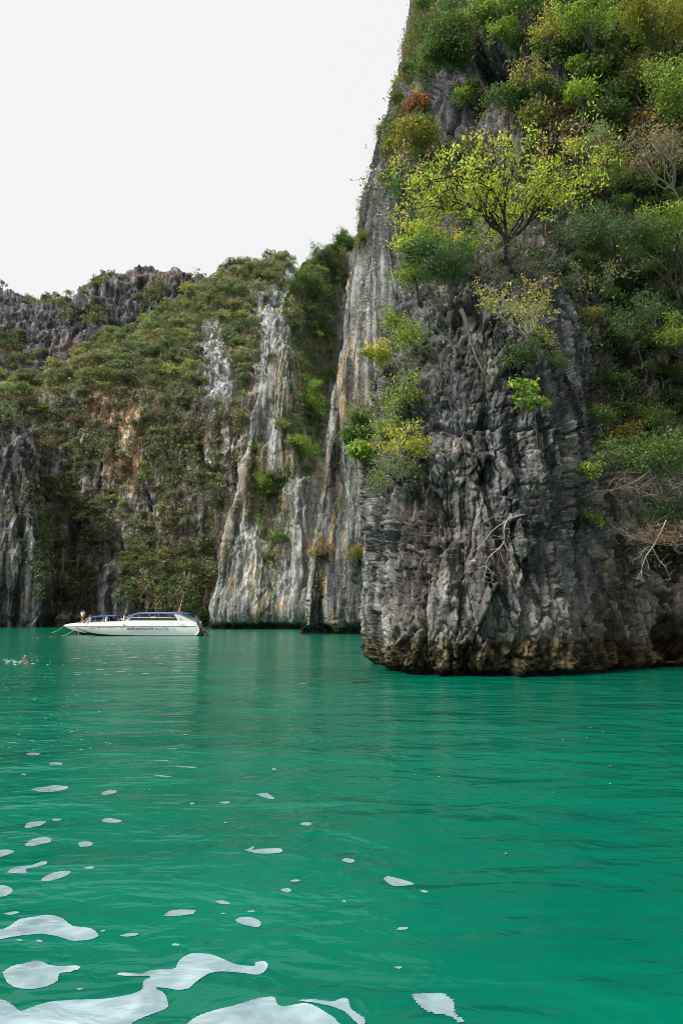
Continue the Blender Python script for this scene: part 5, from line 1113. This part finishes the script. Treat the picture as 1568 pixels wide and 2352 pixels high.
BIG = [
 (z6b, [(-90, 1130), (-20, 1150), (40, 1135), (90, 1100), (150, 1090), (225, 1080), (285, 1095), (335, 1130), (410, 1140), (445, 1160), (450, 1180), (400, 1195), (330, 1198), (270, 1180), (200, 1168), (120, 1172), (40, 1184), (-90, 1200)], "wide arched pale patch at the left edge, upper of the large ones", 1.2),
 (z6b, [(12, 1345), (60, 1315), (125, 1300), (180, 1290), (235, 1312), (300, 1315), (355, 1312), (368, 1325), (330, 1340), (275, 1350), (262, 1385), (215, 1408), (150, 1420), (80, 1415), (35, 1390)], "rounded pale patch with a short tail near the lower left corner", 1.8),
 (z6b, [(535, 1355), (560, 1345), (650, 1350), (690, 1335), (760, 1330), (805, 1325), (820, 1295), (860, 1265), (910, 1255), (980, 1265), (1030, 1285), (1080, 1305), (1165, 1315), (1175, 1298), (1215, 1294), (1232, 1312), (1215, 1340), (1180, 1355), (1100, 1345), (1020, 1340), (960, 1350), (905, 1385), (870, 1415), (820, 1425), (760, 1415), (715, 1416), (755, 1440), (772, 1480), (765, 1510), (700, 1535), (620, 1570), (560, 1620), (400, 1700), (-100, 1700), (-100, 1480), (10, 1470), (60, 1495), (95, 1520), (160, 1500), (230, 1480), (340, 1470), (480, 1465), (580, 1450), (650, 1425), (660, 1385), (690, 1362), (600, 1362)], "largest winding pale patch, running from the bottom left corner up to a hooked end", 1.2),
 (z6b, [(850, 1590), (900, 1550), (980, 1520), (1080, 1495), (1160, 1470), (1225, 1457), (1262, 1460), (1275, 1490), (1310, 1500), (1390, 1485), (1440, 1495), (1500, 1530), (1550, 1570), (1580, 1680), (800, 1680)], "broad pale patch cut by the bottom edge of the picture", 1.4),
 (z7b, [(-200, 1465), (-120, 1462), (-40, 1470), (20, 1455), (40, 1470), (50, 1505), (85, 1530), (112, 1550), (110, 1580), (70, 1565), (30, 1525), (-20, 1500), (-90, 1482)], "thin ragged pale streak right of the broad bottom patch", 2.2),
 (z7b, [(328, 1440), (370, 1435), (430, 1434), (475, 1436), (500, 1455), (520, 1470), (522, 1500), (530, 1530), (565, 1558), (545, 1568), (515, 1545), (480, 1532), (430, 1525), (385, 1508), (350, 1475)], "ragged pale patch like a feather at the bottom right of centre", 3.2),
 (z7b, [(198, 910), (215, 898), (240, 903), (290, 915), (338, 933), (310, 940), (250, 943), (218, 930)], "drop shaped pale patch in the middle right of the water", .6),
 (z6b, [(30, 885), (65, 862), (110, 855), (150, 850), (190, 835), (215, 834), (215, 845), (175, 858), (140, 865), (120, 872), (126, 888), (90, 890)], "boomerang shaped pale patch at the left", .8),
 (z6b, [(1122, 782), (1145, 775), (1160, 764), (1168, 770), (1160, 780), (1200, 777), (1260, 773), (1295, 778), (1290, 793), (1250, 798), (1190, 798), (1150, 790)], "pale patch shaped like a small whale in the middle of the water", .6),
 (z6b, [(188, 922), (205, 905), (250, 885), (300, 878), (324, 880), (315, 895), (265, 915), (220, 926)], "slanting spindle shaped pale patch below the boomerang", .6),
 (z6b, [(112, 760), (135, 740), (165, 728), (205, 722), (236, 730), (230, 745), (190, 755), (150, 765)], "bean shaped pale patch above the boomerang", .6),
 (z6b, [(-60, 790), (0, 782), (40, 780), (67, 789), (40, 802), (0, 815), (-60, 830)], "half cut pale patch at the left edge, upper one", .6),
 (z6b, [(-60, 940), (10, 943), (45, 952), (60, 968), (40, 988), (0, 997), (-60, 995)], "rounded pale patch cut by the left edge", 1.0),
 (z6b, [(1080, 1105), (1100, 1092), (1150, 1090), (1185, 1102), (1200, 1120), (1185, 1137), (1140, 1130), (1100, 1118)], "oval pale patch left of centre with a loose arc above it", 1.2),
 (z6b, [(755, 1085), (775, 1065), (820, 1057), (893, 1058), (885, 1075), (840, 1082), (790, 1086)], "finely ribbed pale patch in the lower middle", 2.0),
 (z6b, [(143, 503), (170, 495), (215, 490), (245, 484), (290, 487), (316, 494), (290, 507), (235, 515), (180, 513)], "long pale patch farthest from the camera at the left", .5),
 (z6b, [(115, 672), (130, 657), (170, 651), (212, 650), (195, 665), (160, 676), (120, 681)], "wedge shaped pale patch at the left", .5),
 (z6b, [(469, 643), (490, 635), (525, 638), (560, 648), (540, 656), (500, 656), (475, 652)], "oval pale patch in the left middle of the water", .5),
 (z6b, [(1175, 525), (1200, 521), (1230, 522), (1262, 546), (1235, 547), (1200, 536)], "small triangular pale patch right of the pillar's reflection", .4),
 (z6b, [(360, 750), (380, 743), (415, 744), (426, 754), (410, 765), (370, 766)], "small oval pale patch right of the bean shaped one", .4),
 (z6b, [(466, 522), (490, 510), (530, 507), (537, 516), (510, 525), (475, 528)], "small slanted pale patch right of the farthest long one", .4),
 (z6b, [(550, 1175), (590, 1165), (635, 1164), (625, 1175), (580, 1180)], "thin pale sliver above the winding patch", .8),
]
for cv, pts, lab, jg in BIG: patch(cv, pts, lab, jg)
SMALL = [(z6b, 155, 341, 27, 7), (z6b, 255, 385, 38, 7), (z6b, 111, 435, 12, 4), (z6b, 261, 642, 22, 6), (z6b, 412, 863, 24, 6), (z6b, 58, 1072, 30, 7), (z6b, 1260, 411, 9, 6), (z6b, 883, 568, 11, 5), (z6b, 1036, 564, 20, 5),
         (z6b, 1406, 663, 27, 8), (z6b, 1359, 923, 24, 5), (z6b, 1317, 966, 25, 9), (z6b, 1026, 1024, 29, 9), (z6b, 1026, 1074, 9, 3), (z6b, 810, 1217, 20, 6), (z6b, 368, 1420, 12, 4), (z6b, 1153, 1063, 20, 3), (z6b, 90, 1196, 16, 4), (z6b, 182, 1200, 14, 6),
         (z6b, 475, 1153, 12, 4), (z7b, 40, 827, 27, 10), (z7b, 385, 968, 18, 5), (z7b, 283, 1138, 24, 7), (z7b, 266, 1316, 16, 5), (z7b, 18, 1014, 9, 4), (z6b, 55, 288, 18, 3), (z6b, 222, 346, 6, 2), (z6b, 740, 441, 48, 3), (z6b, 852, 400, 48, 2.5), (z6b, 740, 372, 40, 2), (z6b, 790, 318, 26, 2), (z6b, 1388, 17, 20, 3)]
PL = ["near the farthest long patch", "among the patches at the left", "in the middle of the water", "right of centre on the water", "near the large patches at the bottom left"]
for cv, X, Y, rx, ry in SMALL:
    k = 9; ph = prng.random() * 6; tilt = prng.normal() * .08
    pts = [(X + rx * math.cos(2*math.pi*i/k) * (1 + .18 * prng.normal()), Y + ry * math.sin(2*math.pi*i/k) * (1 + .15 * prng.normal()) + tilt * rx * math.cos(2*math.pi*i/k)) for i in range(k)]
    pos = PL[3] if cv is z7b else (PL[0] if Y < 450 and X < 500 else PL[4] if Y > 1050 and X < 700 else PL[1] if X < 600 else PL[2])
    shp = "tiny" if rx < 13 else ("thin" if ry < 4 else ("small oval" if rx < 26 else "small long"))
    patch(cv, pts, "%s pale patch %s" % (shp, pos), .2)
# splashes round the swimmers
def splash(cv, X, Y, w, h, n, label):
    mb = MB(); g0 = PG(*cv(X, Y)); 
    for i in range(n):
        a, b = prng.normal() * w * .5, prng.normal() * h * .5; g = PG(*cv(X + a, Y + b)); s = prng.uniform(.03, .13); t = s * prng.uniform(.3, .6)
        k = 6; pts = [(g[0] - g0[0] + s * math.cos(2*math.pi*q/k) * prng.uniform(.6, 1.2), g[1] - g0[1] + t * math.sin(2*math.pi*q/k) * 1.4, .005) for q in range(k)]
        top = (g[0] - g0[0], g[1] - g0[1], prng.uniform(.008, .025))
        mb.add(pts + [top], [(q, (q+1) % k, k) for q in range(k)])
    o = mb.build("splash", SPRAY_GLINT); o.location = (g0[0], g0[1], 0); o['kind'] = 'stuff'; o['label'] = label
splash(z1, 120, 425, 150, 20, 34, "white splashes round the two near swimmers")
splash(z1, 170, 420, 260, 50, 16, "scattered white flecks beyond the two near swimmers")
splash(z1, 320, 280, 180, 8, 12, "white splashes round the swimmers by the mooring rope")
splash(z1, 1270, 262, 120, 8, 12, "white splashes at the stern of the speedboat")
# sun glints painted as pale flat faces, and crumbs floating far out
def flecks(label, n, conv, box, mat, smin, smax, thin=.35):
    mb = MB(); g0 = PG(*conv((box[0]+box[2])/2, (box[1]+box[3])/2))
    for i in range(n):
        X = prng.uniform(box[0], box[2]); Y = box[1] + (box[3]-box[1]) * prng.random() ** 1.6; g = PG(*conv(X, Y)); s = prng.uniform(smin, smax) * (g[1] / 30) ** .6
        k = 5; ph = prng.random()
        pts = [(g[0]-g0[0] + s * math.cos(2*math.pi*(q+ph)/k), g[1]-g0[1] + s * thin * 2 * math.sin(2*math.pi*(q+ph)/k), .007) for q in range(k)]
        mb.add(pts, [tuple(range(k))])
    o = mb.build("flecks", mat); o.location = (g0[0], g0[1], 0); o['kind'] = 'stuff'; o['label'] = label
flecks("tiny white flecks on the water at the left", 150, z6b, (0, -30, 520, 330), SPRAY_GLINT, .015, .05)
flecks("painted white glints on the ripples below the speedboat", 170, z1, (430, 272, 1230, 520), SPRAY_GLINT, .05, .22, .2)
LEAFM = [plain("orange_leaf", (.55, .25, .06), .5), plain("yellow_leaf", (.60, .50, .12), .5), plain("tan_leaf", (.45, .30, .18), .5)]
LV = [(z7b, 1236, 398, 9, 0, "largest tan leaf afloat on the right side of the water"), (z7b, 757, 801, 9, 0, "orange and yellow leaf floating alone in the middle right of the water"), (z7b, 1018, 277, 7, 2, "pale leaf floating left of the leaf cluster below the headland"), (z7b, 452, 448, 6, 1, "yellow leaf floating under the left part of the headland"),
      (z7b, 341, 438, 6, 0, "small red leaf floating beside the yellow one"), (z7b, 1140, 220, 10, 0, "orange leaf in the cluster floating below the headland"), (z7b, 1200, 242, 7, 1, "green yellow leaf in the cluster floating below the headland"), (z7b, 1127, 268, 8, 0, "brown leaf in the cluster floating below the headland"),
      (z7b, 1248, 252, 6, 2, "tan leaf right of the floating leaf cluster"), (z7b, 1233, 479, 6, 1, "small yellow leaf below the largest floating leaf"), (z7b, 442, 265, 6, 1, "yellow leaf floating near the foot of the headland"), (z7b, 465, 302, 5, 0, "small orange leaf floating near the foot of the headland"),
      (z7b, 974, 521, 5, 2, "faint tan leaf floating in the right middle of the water"), (z6b, 1036, 662, 9, 0, "orange red leaf floating in the centre of the water"), (z6b, 850, 255, 9, 0, "orange leaf floating between the ripples left of centre"), (z6b, 687, 509, 5, 1, "tiny yellow leaf floating left of centre"),
      (z6b, 158, 92, 10, 1, "yellow leaf floating at the left under the swimmers"), (z6b, 46, 429, 6, 0, "orange leaf floating beside the left edge"), (z6b, 144, 398, 5, 0, "tiny orange leaf floating near the left patches"), (z7b, 56, 284, 6, 2, "pale leaf floating left below the headland corner")]
for cv, X, Y, r, mi, lab in LV:
    g = PG(*cv(X, Y)); g2 = PG(*cv(X + r, Y)); R_ = abs(g2[0] - g[0]); ang = prng.random() * 3.1
    V = []
    for q in range(10):
        a = 2*math.pi*q/10; x, y = R_ * math.cos(a), R_ * .55 * math.sin(a) * (1 - .25 * math.cos(a)); V.append((x*math.cos(ang) - y*math.sin(ang), x*math.sin(ang) + y*math.cos(ang), .012 + .25 * R_ * (x / R_) ** 2 * .3))
    V.append((0, 0, .008)); o = MB().add(V, [(q, (q+1) % 10, 10) for q in range(10)]).build("floating_leaf", LEAFM[mi]); o.location = (g[0], g[1], 0); tag(o, lab, "leaf", "leaves floating on the water")
g = PG(*z7b(100, 12)); mb = MB().tube([(-.32, 0, .01), (-.1, .02, .025), (.12, -.01, .02), (.33, .03, .03)], [.012, .02, .018, .01], 5).tube([(-.1, .02, .02), (-.22, -.1, .03)], .008, 4)
o = mb.build("driftwood_stick", BARK_D); o.location = (g[0], g[1], 0); tag(o, "dark stick drifting just left below the headland corner", "stick")
